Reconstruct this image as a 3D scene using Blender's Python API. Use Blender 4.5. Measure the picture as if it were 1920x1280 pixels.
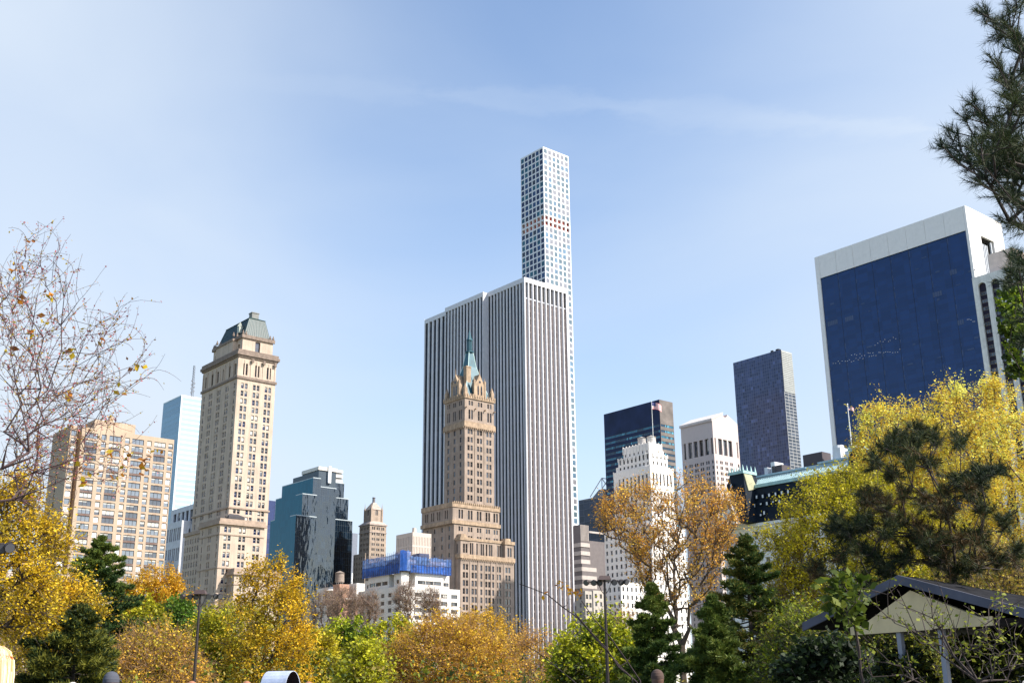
import bpy, math, random
import numpy as np
from mathutils import Matrix, Vector
for o in list(bpy.data.objects): bpy.data.objects.remove(o)
SC = bpy.context.scene
COL = SC.collection
rad = math.radians
# ---------------------------------------------------------------- camera
F = 2140.0; PIT = rad(17.6); ROL = rad(-0.55); AZ = rad(40.2); EYE = 1.3
_x = np.array([1.0, 0, 0]); _u = np.array([0, -math.sin(PIT), math.cos(PIT)]); FW = np.array([0, math.cos(PIT), math.sin(PIT)])
CX = _x * math.cos(ROL) + _u * math.sin(ROL)
CU = _u * math.cos(ROL) - _x * math.sin(ROL)
C0 = np.array([0, 0, EYE])
cd = bpy.data.cameras.new('camera'); cam = bpy.data.objects.new('camera', cd); COL.objects.link(cam)
cd.sensor_width = 36; cd.lens = F * 36 / 1920; cd.clip_start = 0.1; cd.clip_end = 20000
M = Matrix.Identity(4)
for i in range(3):
    M[i][0] = CX[i]; M[i][1] = CU[i]; M[i][2] = -FW[i]; M[i][3] = C0[i]
cam.matrix_world = M
SC.camera = cam
SC.render.resolution_x = 1024; SC.render.resolution_y = 682
# ---------------------------------------------------------------- sun, sky, exposure
A = np.array([-math.sin(AZ), math.cos(AZ), 0]); B = np.array([math.cos(AZ), math.sin(AZ), 0])   # the street grid
th = rad(30); SH = -A * math.cos(th) + B * math.sin(th); SEL = rad(42)
SUN = np.array([SH[0] * math.cos(SEL), SH[1] * math.cos(SEL), math.sin(SEL)])
sl = bpy.data.lights.new('sun', 'SUN'); sl.energy = 5.0; sl.angle = rad(0.5); sl.color = (1.0, 0.94, 0.84)
so = bpy.data.objects.new('sun', sl); COL.objects.link(so)
so.rotation_euler = Vector(SUN).to_track_quat('Z', 'Y').to_euler()
so.location = (0, 0, 500)
w = bpy.data.worlds.new('World'); SC.world = w; w.use_nodes = True
nt = w.node_tree; nt.nodes.clear()
def N(t, **k):
    n = nt.nodes.new(t)
    for a, b in k.items(): setattr(n, a, b)
    return n
def Lk(a, b): nt.links.new(a, b)
sky = N('ShaderNodeTexSky', sky_type='NISHITA'); sky.sun_disc = False
sky.sun_elevation = SEL; sky.sun_rotation = math.atan2(SH[0], SH[1])
sky.air_density = 1.0; sky.dust_density = 0.9; sky.ozone_density = 1.7; sky.altitude = 0
tc = N('ShaderNodeTexCoord')
mp = N('ShaderNodeMapping'); mp.inputs['Scale'].default_value = (1.0, 1.6, 2.6); mp.inputs['Rotation'].default_value = (0.1, 0.25, 0.35)
Lk(tc.outputs['Generated'], mp.inputs['Vector'])
nz = N('ShaderNodeTexNoise'); nz.inputs['Scale'].default_value = 1.6; nz.inputs['Detail'].default_value = 7; nz.inputs['Roughness'].default_value = 0.48; nz.inputs['Distortion'].default_value = 0.5
Lk(mp.outputs[0], nz.inputs['Vector'])
cr = N('ShaderNodeMapRange'); cr.inputs['From Min'].default_value = 0.40; cr.inputs['From Max'].default_value = 0.70; cr.inputs['To Max'].default_value = 0.30
Lk(nz.outputs['Fac'], cr.inputs['Value'])
# thin high haze, whiter low down and towards both sides; a long faint contrail crosses the sky
sx = N('ShaderNodeSeparateXYZ'); Lk(tc.outputs['Generated'], sx.inputs[0])
def rng(sock, a, b, hi):
    m = N('ShaderNodeMapRange'); m.interpolation_type = 'SMOOTHSTEP'; m.inputs['From Min'].default_value = a; m.inputs['From Max'].default_value = b; m.inputs['To Max'].default_value = hi
    Lk(sock, m.inputs['Value']); return m
hz = rng(sx.outputs['Z'], 0.48, -0.05, 0.56)
hx = rng(sx.outputs['X'], -0.01, -0.40, 0.72)
hy = rng(sx.outputs['X'], 0.03, 0.42, 0.55)
# the haze thins out again away from the south eastern half of the sky
fx = rng(sx.outputs['X'], -0.85, -0.5, 1.0); fy = rng(sx.outputs['Y'], 0.1, 0.6, 1.0)
def add(a, b, op='ADD', clamp=False):
    m = N('ShaderNodeMath', operation=op); m.use_clamp = clamp
    for i, s in enumerate((a, b)):
        if isinstance(s, (int, float)): m.inputs[i].default_value = s
        else: Lk(s, m.inputs[i])
    return m.outputs[0]
# contrail: a band about a great circle in the sky, broken up by noise
def ray(x, y): return FW * F + CX * (x - 960) - CU * (y - 640)
r0 = ray(880, 182); r1 = ray(1730, 243); gn = np.cross(r0, r1); gn /= np.linalg.norm(gn)
dt = N('ShaderNodeVectorMath', operation='DOT_PRODUCT'); Lk(tc.outputs['Generated'], dt.inputs[0]); dt.inputs[1].default_value = tuple(gn)
ab = add(dt.outputs['Value'], 0, 'ADD'); ab = N('ShaderNodeMath', operation='ABSOLUTE'); Lk(dt.outputs['Value'], ab.inputs[0])
nw = N('ShaderNodeTexNoise'); nw.inputs['Scale'].default_value = 9; nw.inputs['Detail'].default_value = 6; nw.inputs['Roughness'].default_value = 0.65
mw = N('ShaderNodeMapping'); mw.inputs['Scale'].default_value = (1, 1, 3); Lk(tc.outputs['Generated'], mw.inputs[0]); Lk(mw.outputs[0], nw.inputs['Vector'])
wob = add(add(nw.outputs['Fac'], 0.5, 'SUBTRACT'), 0.055, 'MULTIPLY')
ds = add(ab.outputs[0], wob, 'ADD')
tr = N('ShaderNodeMapRange'); tr.interpolation_type = 'SMOOTHSTEP'; tr.inputs['From Min'].default_value = 0.013; tr.inputs['From Max'].default_value = 0.0; tr.inputs['To Max'].default_value = 0.15
Lk(ds, tr.inputs['Value'])
lim = N('ShaderNodeMapRange'); lim.interpolation_type = 'SMOOTHSTEP'; lim.inputs['From Min'].default_value = -0.30; lim.inputs['From Max'].default_value = 0.06; Lk(sx.outputs['X'], lim.inputs['Value'])
trail = add(add(tr.outputs[0], lim.outputs[0], 'MULTIPLY'), add(nw.outputs['Fac'], 1.9, 'MULTIPLY'), 'MULTIPLY')
tot = add(add(cr.outputs[0], hz.outputs[0]), add(hx.outputs[0], hy.outputs[0]))
tot = add(add(tot, fx.outputs[0], 'MULTIPLY'), fy.outputs[0], 'MULTIPLY')
tot = add(tot, trail, 'ADD', True)
mx = N('ShaderNodeMix', data_type='RGBA'); Lk(tot, mx.inputs['Factor']); Lk(sky.outputs[0], mx.inputs['A']); mx.inputs['B'].default_value = (3.0, 3.4, 3.9, 1)
bg = N('ShaderNodeBackground'); bg.inputs['Strength'].default_value = 0.15; Lk(mx.outputs['Result'], bg.inputs['Color'])
ow = N('ShaderNodeOutputWorld'); Lk(bg.outputs[0], ow.inputs[0])
SC.view_settings.view_transform = 'Standard'; SC.view_settings.look = 'None'; SC.view_settings.gamma = 1.0; SC.view_settings.exposure = 0.77
SC.render.engine = 'CYCLES'; SC.cycles.max_bounces = 6; SC.cycles.diffuse_bounces = 3; SC.cycles.transparent_max_bounces = 8
# ---------------------------------------------------------------- helpers
R_ = random.Random(7)
def pt(x, y, D):
    d = ray(x, y); return C0 + d * D / math.hypot(d[0], d[1])
def prj(p):
    q = np.asarray(p) - C0; k = q @ FW
    return 960 + F * (q @ CX) / k, 640 - F * (q @ CU) / k
class Fr:                                   # a building's own frame: x runs along its lit west front, y along its shaded north front
    def __init__(s, x, y, D):
        p = pt(x, y, D); s.O = np.array([p[0], p[1], 0.0]); s.z = p[2]
    def R(s, x, y, a=0):
        d = ray(x, y); t = ((s.O + A * a - C0) @ A) / (d @ A); q = C0 + d * t - s.O; return q @ B, q[2]
    def L(s, x, y, b=0):
        d = ray(x, y); t = ((s.O + B * b - C0) @ B) / (d @ B); q = C0 + d * t - s.O; return q @ A, q[2]
    def W(s, b, a, z): return s.O + B * b + A * a + np.array([0, 0, z])
class MB:
    def __init__(s): s.v = []; s.f = []; s.m = []
    def q(s, *p, m=0):
        n = len(s.v); s.v.extend([tuple(map(float, a)) for a in p]); s.f.append(tuple(range(n, n + len(p)))); s.m.append(m)
    def box(s, x0, x1, y0, y1, z0, z1, m=0):
        s.loft([(x0, y0, z0), (x1, y0, z0), (x1, y1, z0), (x0, y1, z0)], [(x0, y0, z1), (x1, y0, z1), (x1, y1, z1), (x0, y1, z1)], m)
    def loft(s, a, b, m=0, caps=True):
        n = len(s.v); k = len(a); s.v.extend([tuple(map(float, p)) for p in a]); s.v.extend([tuple(map(float, p)) for p in b])
        for i in range(k):
            j = (i + 1) % k; s.f.append((n + i, n + j, n + k + j, n + k + i)); s.m.append(m)
        if caps:
            s.f.append(tuple(n + i for i in reversed(range(k)))); s.m.append(m)
            s.f.append(tuple(n + k + i for i in range(k))); s.m.append(m)
    def cyl(s, cx, cy, z0, z1, r0, r1=None, n=12, m=0):
        r1 = r0 if r1 is None else max(r1, 1e-3)
        c = [(math.cos(2 * math.pi * i / n), math.sin(2 * math.pi * i / n)) for i in range(n)]
        s.loft([(cx + r0 * a, cy + r0 * b, z0) for a, b in c], [(cx + r1 * a, cy + r1 * b, z1) for a, b in c], m)
    def tube(s, pts, rr, n=6, m=0):
        pts = [np.array(p, float) for p in pts]; rings = []
        for i, p in enumerate(pts):
            t = pts[min(i + 1, len(pts) - 1)] - pts[max(i - 1, 0)]; t /= np.linalg.norm(t) + 1e-9
            h = np.array([0, 0, 1.0]) if abs(t[2]) < 0.9 else np.array([1.0, 0, 0])
            u = np.cross(t, h); u /= np.linalg.norm(u); v = np.cross(t, u); r = rr[i] if hasattr(rr, '__len__') else rr
            rings.append([p + r * (u * math.cos(-2 * math.pi * k / n) + v * math.sin(-2 * math.pi * k / n)) for k in range(n)])
        for a, b in zip(rings[:-1], rings[1:]): s.loft(a, b, m, False)
        s.q(*reversed(rings[0]), m=m); s.q(*rings[-1], m=m)
    def add(s, o):
        n = len(s.v); s.v += o.v; s.f += [tuple(i + n for i in f) for f in o.f]; s.m += o.m
    def mesh(s, name, mats):
        me = bpy.data.meshes.new(name); me.from_pydata(s.v, [], s.f)
        for m in (mats if isinstance(mats, (list, tuple)) else [mats]): me.materials.append(m)
        me.polygons.foreach_set('material_index', s.m); me.update(); return me
    def build(s, name, mats, parent=None, smooth=False):
        me = s.mesh(name, mats)
        if smooth: me.polygons.foreach_set('use_smooth', [True] * len(me.polygons))
        o = bpy.data.objects.new(name, me); COL.objects.link(o); o.parent = parent; return o
def tag(o, label=None, cat=None, group=None, kind=None):
    for k, v in (('label', label), ('category', cat), ('group', group), ('kind', kind)):
        if v: o[k] = v
    return o
def thing(name, label, cat, loc=(0, 0, 0), rz=0.0, group=None):
    o = bpy.data.objects.new(name, None); COL.objects.link(o); o.location = tuple(map(float, loc)); o.rotation_euler = (0, 0, rz); o.empty_display_size = 0.5
    return tag(o, label, cat, group)
# ---------------------------------------------------------------- materials
def mat(name, col, rough=0.7, metal=0.0, var=0.12, scale=0.6, spec=0.5, bump=0.0, streak=0.0, trans=0.0, col2=None, n2=0.0, alpha=1.0, emit=0.0):
    m = bpy.data.materials.new(name); m.use_nodes = True; t = m.node_tree; p = t.nodes['Principled BSDF']
    def nn(ty, **k):
        n = t.nodes.new(ty)
        for a, b in k.items(): setattr(n, a, b)
        return n
    tcn = nn('ShaderNodeTexCoord'); nz = nn('ShaderNodeTexNoise'); nz.inputs['Scale'].default_value = scale; nz.inputs['Detail'].default_value = 5; nz.inputs['Roughness'].default_value = 0.6
    t.links.new(tcn.outputs['Object'], nz.inputs['Vector'])
    c = np.array(col[:3]); lo = np.clip(c * (1 - var), 0, 1); hi = np.clip(c * (1 + var), 0, 1)
    if col2 is not None: lo = np.array(col2[:3])
    r = nn('ShaderNodeValToRGB'); r.color_ramp.elements[0].position = 0.32; r.color_ramp.elements[1].position = 0.68
    r.color_ramp.elements[0].color = (*lo, 1); r.color_ramp.elements[1].color = (*hi, 1)
    t.links.new(nz.outputs['Fac'], r.inputs['Fac']); out = r.outputs[0]
    if streak:
        mpn = nn('ShaderNodeMapping'); mpn.inputs['Scale'].default_value = (1.3, 1.3, 0.06); t.links.new(tcn.outputs['Object'], mpn.inputs[0])
        n3 = nn('ShaderNodeTexNoise'); n3.inputs['Scale'].default_value = 1.0; n3.inputs['Detail'].default_value = 6; t.links.new(mpn.outputs[0], n3.inputs['Vector'])
        r3 = nn('ShaderNodeMapRange'); r3.inputs['From Min'].default_value = 0.35; r3.inputs['From Max'].default_value = 0.75; r3.inputs['To Min'].default_value = 1.0; r3.inputs['To Max'].default_value = 1 - streak
        t.links.new(n3.outputs['Fac'], r3.inputs['Value'])
        mm = nn('ShaderNodeMix', data_type='RGBA', blend_type='MULTIPLY'); mm.inputs['Factor'].default_value = 1
        t.links.new(out, mm.inputs['A']); t.links.new(r3.outputs[0], mm.inputs['B']); out = mm.outputs['Result']
    t.links.new(out, p.inputs['Base Color'])
    p.inputs['Roughness'].default_value = rough; p.inputs['Metallic'].default_value = metal; p.inputs['Specular IOR Level'].default_value = spec
    p.inputs['Alpha'].default_value = alpha
    if bump:
        b = nn('ShaderNodeBump'); b.inputs['Strength'].default_value = bump; b.inputs['Distance'].default_value = 0.2
        t.links.new(nz.outputs['Fac'], b.inputs['Height']); t.links.new(b.outputs[0], p.inputs['Normal'])
    if trans:
        tr = nn('ShaderNodeBsdfTranslucent'); t.links.new(out, tr.inputs['Color']); ms = nn('ShaderNodeMixShader'); ms.inputs[0].default_value = trans
        t.links.new(p.outputs[0], ms.inputs[1]); t.links.new(tr.outputs[0], ms.inputs[2]); t.links.new(ms.outputs[0], t.nodes['Material Output'].inputs[0])
    if emit:
        p.inputs['Emission Color'].default_value = (*col[:3], 1); p.inputs['Emission Strength'].default_value = emit
    return m
def glass(name, col, rough=0.05, spec=0.8, wav=0.012, wscale=0.25, var=0.35, scale=0.2):
    """window glass seen from outside: a dark body with a mirror skin that is not quite flat"""
    m = mat(name, col, rough, 0.0, var, scale, spec)
    t = m.node_tree; p = t.nodes['Principled BSDF']; p.inputs['IOR'].default_value = 1.5 + spec * 0.5
    tcn = [n for n in t.nodes if n.type == 'TEX_COORD'][0]
    nz = t.nodes.new('ShaderNodeTexNoise'); nz.inputs['Scale'].default_value = wscale; nz.inputs['Detail'].default_value = 2; t.links.new(tcn.outputs['Object'], nz.inputs['Vector'])
    b = t.nodes.new('ShaderNodeBump'); b.inputs['Strength'].default_value = 1.0; b.inputs['Distance'].default_value = wav / wscale
    t.links.new(nz.outputs['Fac'], b.inputs['Height']); t.links.new(b.outputs[0], p.inputs['Normal'])
    return m
def grid_glass(name, col, line, pu, pz, lw=0.12, face='L', rough=0.08, spec=0.8, cell=0.5, band=0.0, bandcol=None, wav=0.03, wsc=(1, 1, 1)):
    """curtain wall: mullion grid, panes that differ, spandrel bands; coordinates are metres on the facade"""
    m = bpy.data.materials.new(name); m.use_nodes = True; t = m.node_tree; p = t.nodes['Principled BSDF']
    def nn(ty, **k):
        n = t.nodes.new(ty)
        for a, b in k.items(): setattr(n, a, b)
        return n
    def mt(op, a, b=0.0):
        n = nn('ShaderNodeMath', operation=op)
        for i, s in enumerate((a, b)):
            if isinstance(s, (int, float)): n.inputs[i].default_value = s
            else: t.links.new(s, n.inputs[i])
        return n.outputs[0]
    tcn = nn('ShaderNodeTexCoord'); sp = nn('ShaderNodeSeparateXYZ'); t.links.new(tcn.outputs['Object'], sp.inputs[0])
    u = mt('DIVIDE', sp.outputs['Y' if face == 'L' else 'X'], pu); z = mt('DIVIDE', sp.outputs['Z'], pz)
    fu = mt('FRACT', u); fz = mt('FRACT', z)
    lines = mt('MAXIMUM', mt('LESS_THAN', fu, lw / pu), mt('LESS_THAN', fz, lw / pz))
    cb = nn('ShaderNodeCombineXYZ'); t.links.new(mt('FLOOR', u), cb.inputs[0]); t.links.new(mt('FLOOR', z), cb.inputs[1])
    wn = nn('ShaderNodeTexWhiteNoise', noise_dimensions='2D'); t.links.new(cb.outputs[0], wn.inputs['Vector'])
    rp = nn('ShaderNodeValToRGB'); c = np.array(col)
    rp.color_ramp.elements[0].color = (*np.clip(c * (1 - cell), 0, 1), 1); rp.color_ramp.elements[1].color = (*np.clip(c * (1 + cell), 0, 1), 1)
    e = rp.color_ramp.elements.new(0.93); e.color = (*np.clip(c * (1 + cell), 0, 1), 1); rp.color_ramp.elements[2].color = (*np.clip(c * 2.2 + 0.02 * cell, 0, 1), 1) if cell > 0.2 else (*np.clip(c, 0, 1), 1)
    t.links.new(wn.outputs['Value'], rp.inputs['Fac']); out = rp.outputs[0]
    if band:
        mb_ = nn('ShaderNodeMix', data_type='RGBA'); t.links.new(mt('LESS_THAN', fz, band), mb_.inputs['Factor']); t.links.new(out, mb_.inputs['A']); mb_.inputs['B'].default_value = (*bandcol, 1); out = mb_.outputs['Result']
    mx = nn('ShaderNodeMix', data_type='RGBA'); t.links.new(lines, mx.inputs['Factor']); t.links.new(out, mx.inputs['A']); mx.inputs['B'].default_value = (*line, 1)
    t.links.new(mx.outputs['Result'], p.inputs['Base Color'])
    t.links.new(mt('ADD', mt('MULTIPLY', lines, 0.4), rough), p.inputs['Roughness']); p.inputs['Specular IOR Level'].default_value = spec
    nz = nn('ShaderNodeTexNoise'); nz.inputs['Scale'].default_value = 0.3; nz.inputs['Detail'].default_value = 2; mpw = nn('ShaderNodeMapping'); mpw.inputs['Scale'].default_value = wsc; t.links.new(tcn.outputs['Object'], mpw.inputs[0]); t.links.new(mpw.outputs[0], nz.inputs['Vector'])
    wadd = mt('ADD', mt('MULTIPLY', nz.outputs['Fac'], wav), mt('MULTIPLY', wn.outputs['Value'], 0.0))
    b = nn('ShaderNodeBump'); b.inputs['Strength'].default_value = 1.0; b.inputs['Distance'].default_value = 1.0; t.links.new(wadd, b.inputs['Height']); t.links.new(b.outputs[0], p.inputs['Normal'])
    return m
MT = {}
G_dark = glass('glass_dark', (0.016, 0.016, 0.02), spec=0.35); G_mid = glass('glass_grey', (0.07, 0.075, 0.09), spec=0.5); G_blue = glass('glass_blue', (0.012, 0.045, 0.13), spec=0.3)
G_warm = mat('blind_and_glint', (0.5, 0.48, 0.44), 0.7); G_teal = glass('glass_teal', (0.01, 0.09, 0.13), spec=0.3); G_white = mat('white_curtain', (0.75, 0.76, 0.78), 0.6)
G_lite = glass('glass_light_grey', (0.15, 0.17, 0.20), spec=0.6); G_nav = glass('glass_navy', (0.008, 0.015, 0.06), spec=0.3); FR_w = mat('white_window_frame', (0.6, 0.6, 0.6), 0.6); FR_d = mat('dark_window_frame', (0.06, 0.05, 0.05), 0.5); FR_b = mat('bronze_window_frame', (0.16, 0.12, 0.09), 0.5)
# ---------------------------------------------------------------- facades and windows
def facade(mb, face, c, u0, u1, z0, z1, us=(), zs=(), dep=0.3, m=0, mr=None):
    """a wall with real openings; returns the openings as (face, plane of the glass, u0, u1, z0, z1)"""
    mr = m if mr is None else mr
    P = (lambda u, z, d: (u, c + d, z)) if face == 'R' else (lambda u, z, d: (c + d, u, z))
    def Q(ua, ub, za, zb):
        if ub - ua < 1e-4 or zb - za < 1e-4: return
        if face == 'R': mb.q(P(ua, za, 0), P(ub, za, 0), P(ub, zb, 0), P(ua, zb, 0), m=m)
        else: mb.q(P(ub, za, 0), P(ua, za, 0), P(ua, zb, 0), P(ub, zb, 0), m=m)
    us = sorted([u for u in us if u[0] > u0 and u[1] < u1]); zs = sorted([z for z in zs if z[0] >= z0 and z[1] < z1]); wins = []
    if not us or not zs: Q(u0, u1, z0, z1); return wins
    zc = z0
    for za, zb in zs:
        Q(u0, u1, zc, za); uc = u0
        for ua, ub in us:
            Q(uc, ua, za, zb); uc = ub
            mb.q(P(ua, za, 0), P(ub, za, 0), P(ub, za, dep), P(ua, za, dep), m=mr); mb.q(P(ua, zb, 0), P(ub, zb, 0), P(ub, zb, dep), P(ua, zb, dep), m=mr)
            mb.q(P(ua, za, 0), P(ua, zb, 0), P(ua, zb, dep), P(ua, za, dep), m=mr); mb.q(P(ub, za, 0), P(ub, zb, 0), P(ub, zb, dep), P(ub, za, dep), m=mr)
            wins.append((face, c + dep, ua, ub, za, zb))
        Q(uc, u1, za, zb); zc = zb
    Q(u0, u1, zc, z1); return wins
def vol(mb, b0, b1, a0, a1, z0, z1, Rw=((), ()), Lw=((), ()), dep=0.3, m=0, mr=None, mt=None):
    w = facade(mb, 'R', a0, b0, b1, z0, z1, *Rw, dep=dep, m=m, mr=mr)
    w += facade(mb, 'L', b0, a0, a1, z0, z1, *Lw, dep=dep, m=m, mr=mr)
    mt = m if mt is None else mt
    mb.q((b1, a0, z0), (b1, a1, z0), (b1, a1, z1), (b1, a0, z1), m=m); mb.q((b1, a1, z0), (b0, a1, z0), (b0, a1, z1), (b1, a1, z1), m=m)
    mb.q((b0, a0, z1), (b1, a0, z1), (b1, a1, z1), (b0, a1, z1), m=mt)
    return w
def band(mb, b0, b1, a0, a1, z0, z1, out, m=0):
    """a course or cornice running round a block, proud by out"""
    mb.box(b0 - out, b1 + out, a0 - out, a0 + 0.02, z0, z1, m); mb.box(b0 - out, b0 + 0.02, a0 + 0.021, a1 + out, z0, z1, m)
def singles(u0, u1, fr, w): return [(u0 + (u1 - u0) * f - w / 2, u0 + (u1 - u0) * f + w / 2) for f in fr]
def pairs(u0, u1, fr, w, g): return [x for f in fr for c in [u0 + (u1 - u0) * f] for x in ((c - g / 2 - w, c - g / 2), (c + g / 2, c + g / 2 + w))]
def rows(zt, pitch, n, h): return [(zt - pitch * i - h, zt - pitch * i) for i in range(n) if zt - pitch * i - h > 1.0]
def even(n): return [(i + 0.5) / n for i in range(n)]
STY = {  # frame material, glass choices, columns x rows of panes, frame width, share of windows with a blind pulled down
    'sash': (FR_w, [G_dark, G_mid, G_dark, G_nav, G_dark, G_lite], 1, 2, 0.07, 0.30), 'dark': (FR_d, [G_dark, G_mid, G_dark], 1, 1, 0.10, 0.12),
    'wide': (FR_d, [G_lite, G_lite, G_mid, G_lite, G_mid], 3, 1, 0.10, 0.50), 'one': (FR_d, [G_lite, G_mid, G_lite], 1, 1, 0.10, 0.5),
    'ribbon': (FR_b, [G_dark, G_mid, G_dark], 3, 1, 0.09, 0.25), 'brown': (FR_b, [G_dark, G_dark, G_mid], 1, 2, 0.09, 0.22),
    'blank': (FR_w, [G_white, G_warm, G_mid], 1, 2, 0.10, 0.6), 'bluepane': (FR_d, [G_blue, G_nav, G_dark, G_teal, G_nav], 1, 1, 0.03, 0.0),
}
WM = {}
def wmesh(sty, w, h, var):
    fr, gl, nx, nzp, fw, pb = STY[sty]; rr = random.Random(hash((sty, var)) & 0xffff if False else var * 977 + len(sty)); mb = MB()
    mats = [fr] + gl + [G_warm, G_white]; nb = len(mats)
    blind = rr.random() < pb; bh = rr.choice((0.3, 0.5, 0.5, 0.75, 1.0)) if blind else 0; bm = nb - 1 if rr.random() < 0.5 else nb - 2
    gi = rr.randrange(len(gl)) + 1
    pw = (w - fw * (nx + 1)) / nx; ph = (h - fw * (nzp + 1)) / nzp
    for i in range(nx):
        g2 = gi if rr.random() < 0.8 else rr.randrange(len(gl)) + 1
        x0 = fw + i * (pw + fw); zs = h * (1 - bh)
        bb = bh if (nx == 1 or rr.random() < 0.85) else 0; zs = h * (1 - bb)
        if zs > 0.01: mb.q((x0, 0, 0), (x0 + pw, 0, 0), (x0 + pw, 0, zs), (x0, 0, zs), m=g2)
        if bb > 0: mb.q((x0, -0.02, zs), (x0 + pw, -0.02, zs), (x0 + pw, -0.02, h), (x0, -0.02, h), m=bm)
    for i in range(nx + 1): mb.box(i * (pw + fw), i * (pw + fw) + fw, -0.08, 0.0, 0, h, 0)
    for i in range(nzp + 1): mb.box(0, w, -0.065, 0.0, i * (ph + fw), i * (ph + fw) + fw, 0)
    return mb, mats
def windows(bld, fr, W, sty, tree_y=1175, n=100, name='window', nvar=9, label=None):
    """W: openings. The n that show largest become parts, the rest one part of kind stuff."""
    if not W: return
    S = []
    for wd in W:
        s2 = sty if len(wd) == 6 else wd[6]; face, c, ua, ub, za, zb = wd[:6]
        um = (ua + ub) / 2; zm = (za + zb) / 2
        p = fr.W(um, c, zm) if face == 'R' else fr.W(c, um, zm); x, y = prj(p)
        d = np.linalg.norm(p - C0); k = abs((p - C0) @ (A if face == 'R' else B)) / d
        ar = (ub - ua) * (zb - za) * k / d / d
        if y > tree_y or x > 1920 or x < 0: ar *= 0.01
        S.append((ar, R_.randrange(nvar), s2) + tuple(wd[:6]))
    S.sort(key=lambda t: -t[0]); rest = {}
    for i, (ar, var, s2, face, c, ua, ub, za, zb) in enumerate(S):
        key = (s2, round(ub - ua, 2), round(zb - za, 2), var)
        if key not in WM:
            mb, mats = wmesh(s2, ub - ua, zb - za, var); WM[key] = (mb.mesh(name, mats), mb, mats)
        me, mb, mats = WM[key]; loc = (ua, c, za) if face == 'R' else (c, ub, za)
        if i < n:
            o = bpy.data.objects.new(name, me); COL.objects.link(o); o.parent = bld; o.location = tuple(map(float, loc)); o.rotation_euler = (0, 0, 0 if face == 'R' else -math.pi / 2)
        else:
            r = rest.setdefault('all', (MB(), []))
            idx = []
            for mm in mats:
                if mm not in r[1]: r[1].append(mm)
                idx.append(r[1].index(mm))
            k0 = len(r[0].v)
            for (x, y, z) in mb.v: r[0].v.append((loc[0] + x, loc[1] + y, loc[2] + z) if face == 'R' else (loc[0] + y, loc[1] - x, loc[2] + z))
            r[0].f += [tuple(j + k0 for j in f) for f in mb.f]; r[0].m += [idx[q] for q in mb.m]
    for k, (mb, mats) in rest.items(): tag(mb.build(name, mats, bld), kind='stuff')
def bld(name, label, fr, cat='building'): return thing(name, label, cat, fr.O, AZ)
# ================================================================ BUILDINGS
def st(W, s): return [w_ + (s,) for w_ in W]
concrete_white = mat('white_concrete', (0.70, 0.70, 0.72), 0.6, var=0.04); marble = mat('white_marble', (0.62, 0.60, 0.62), 0.45, var=0.06, streak=0.08)
roof_grey = mat('roof_gravel', (0.25, 0.24, 0.23), 0.95); dark_in = mat('dark_interior', (0.02, 0.02, 0.022), 0.9)
steel = mat('galvanised_steel', (0.4, 0.4, 0.42), 0.45, 0.6); white_paint = mat('white_paint', (0.8, 0.8, 0.78), 0.5)
# ---- slim tower of white concrete squares
f = Fr(1018, 275, 808); H = f.z
b = bld('skyscraper', 'very tall slim white concrete tower with a grid of square windows, tallest in the skyline', f, 'skyscraper')
mb = MB(); S = 27.2; pit = 4.72; us = [(0.62 + 4.47 * i, 0.62 + 4.47 * i + 3.35) for i in range(6)]; us = [(u + 0.12, v + 0.12) for u, v in us]
zt = H - 1.35; zs = [z for i, z in enumerate(rows(zt, pit, 74, 3.62)) if i not in (12, 13)]
Wr = facade(mb, 'R', 0, 0, S, 2, H, us, zs, 0.12); Wl = facade(mb, 'L', 0, 0, S, 2, H, us, zs, 0.12)
# the two open mechanical floors: holes cut by replacing that stretch of wall
mb2 = MB(); zA, zB = zt - pit * 13 - 3.4 - 0.66, zt - pit * 12 + 0.66
mech = [(zt - pit * i - 3.4, zt - pit * i) for i in (12, 13)]
def wipe(mbx, za, zb):     # drop the plain wall quads that cover the stretch between za and zb
    nf = []; nm = []
    for fc, m_ in zip(mbx.f, mbx.m):
        z = [mbx.v[i][2] for i in fc]
        if min(z) >= za - 1.4 and max(z) <= zb + 1.4 and max(z) - min(z) > 6: continue
        nf.append(fc); nm.append(m_)
    mbx.f, mbx.m = nf, nm
za_ = max(z[1] for z in zs if z[1] < mech[1][0]); zb_ = min(z[0] for z in zs if z[0] > mech[0][1])
wipe(mb, za_, zb_)
facade(mb, 'R', 0, 0, S, za_, zb_, us, mech, 1.6); facade(mb, 'L', 0, 0, S, za_, zb_, us, mech, 1.6)
mb.q((S, 0, 2), (S, S, 2), (S, S, H), (S, 0, H)); mb.q((S, S, 2), (0, S, 2), (0, S, H), (S, S, H)); mb.q((0, 0, H), (S, 0, H), (S, S, H), (0, S, H)); mb.box(0.5, S - .5, 0.5, S - .5, H - 0.01, H + 0.4)
mb.build('wall', concrete_white, b)
mb = MB(); mb.box(1.6, S - 1.6, 1.6, S - 1.6, mech[1][0] - 1, mech[0][1] + 1, 0); mb.build('mechanical_core', mat('terracotta_wall', (0.42, 0.06, 0.025), 0.8, var=0.3, scale=0.4), b, )
pale = glass('pale_lit_glass', (0.085, 0.13, 0.155), 0.12, 0.5, 0.02); STY['pale'] = (FR_w, [pale, pale, glass('pale_blue_glass', (0.10, 0.17, 0.24), 0.1, 0.5), glass('pale_grey_glass', (0.19, 0.19, 0.21), 0.15, 0.5)], 1, 1, 0.06, 0.0)  # west panes: bright sky reflection put into a paler base colour
windows(b, f, st(Wl, 'bluepane') + st(Wr, 'pale'), 'bluepane', 1000)
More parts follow.
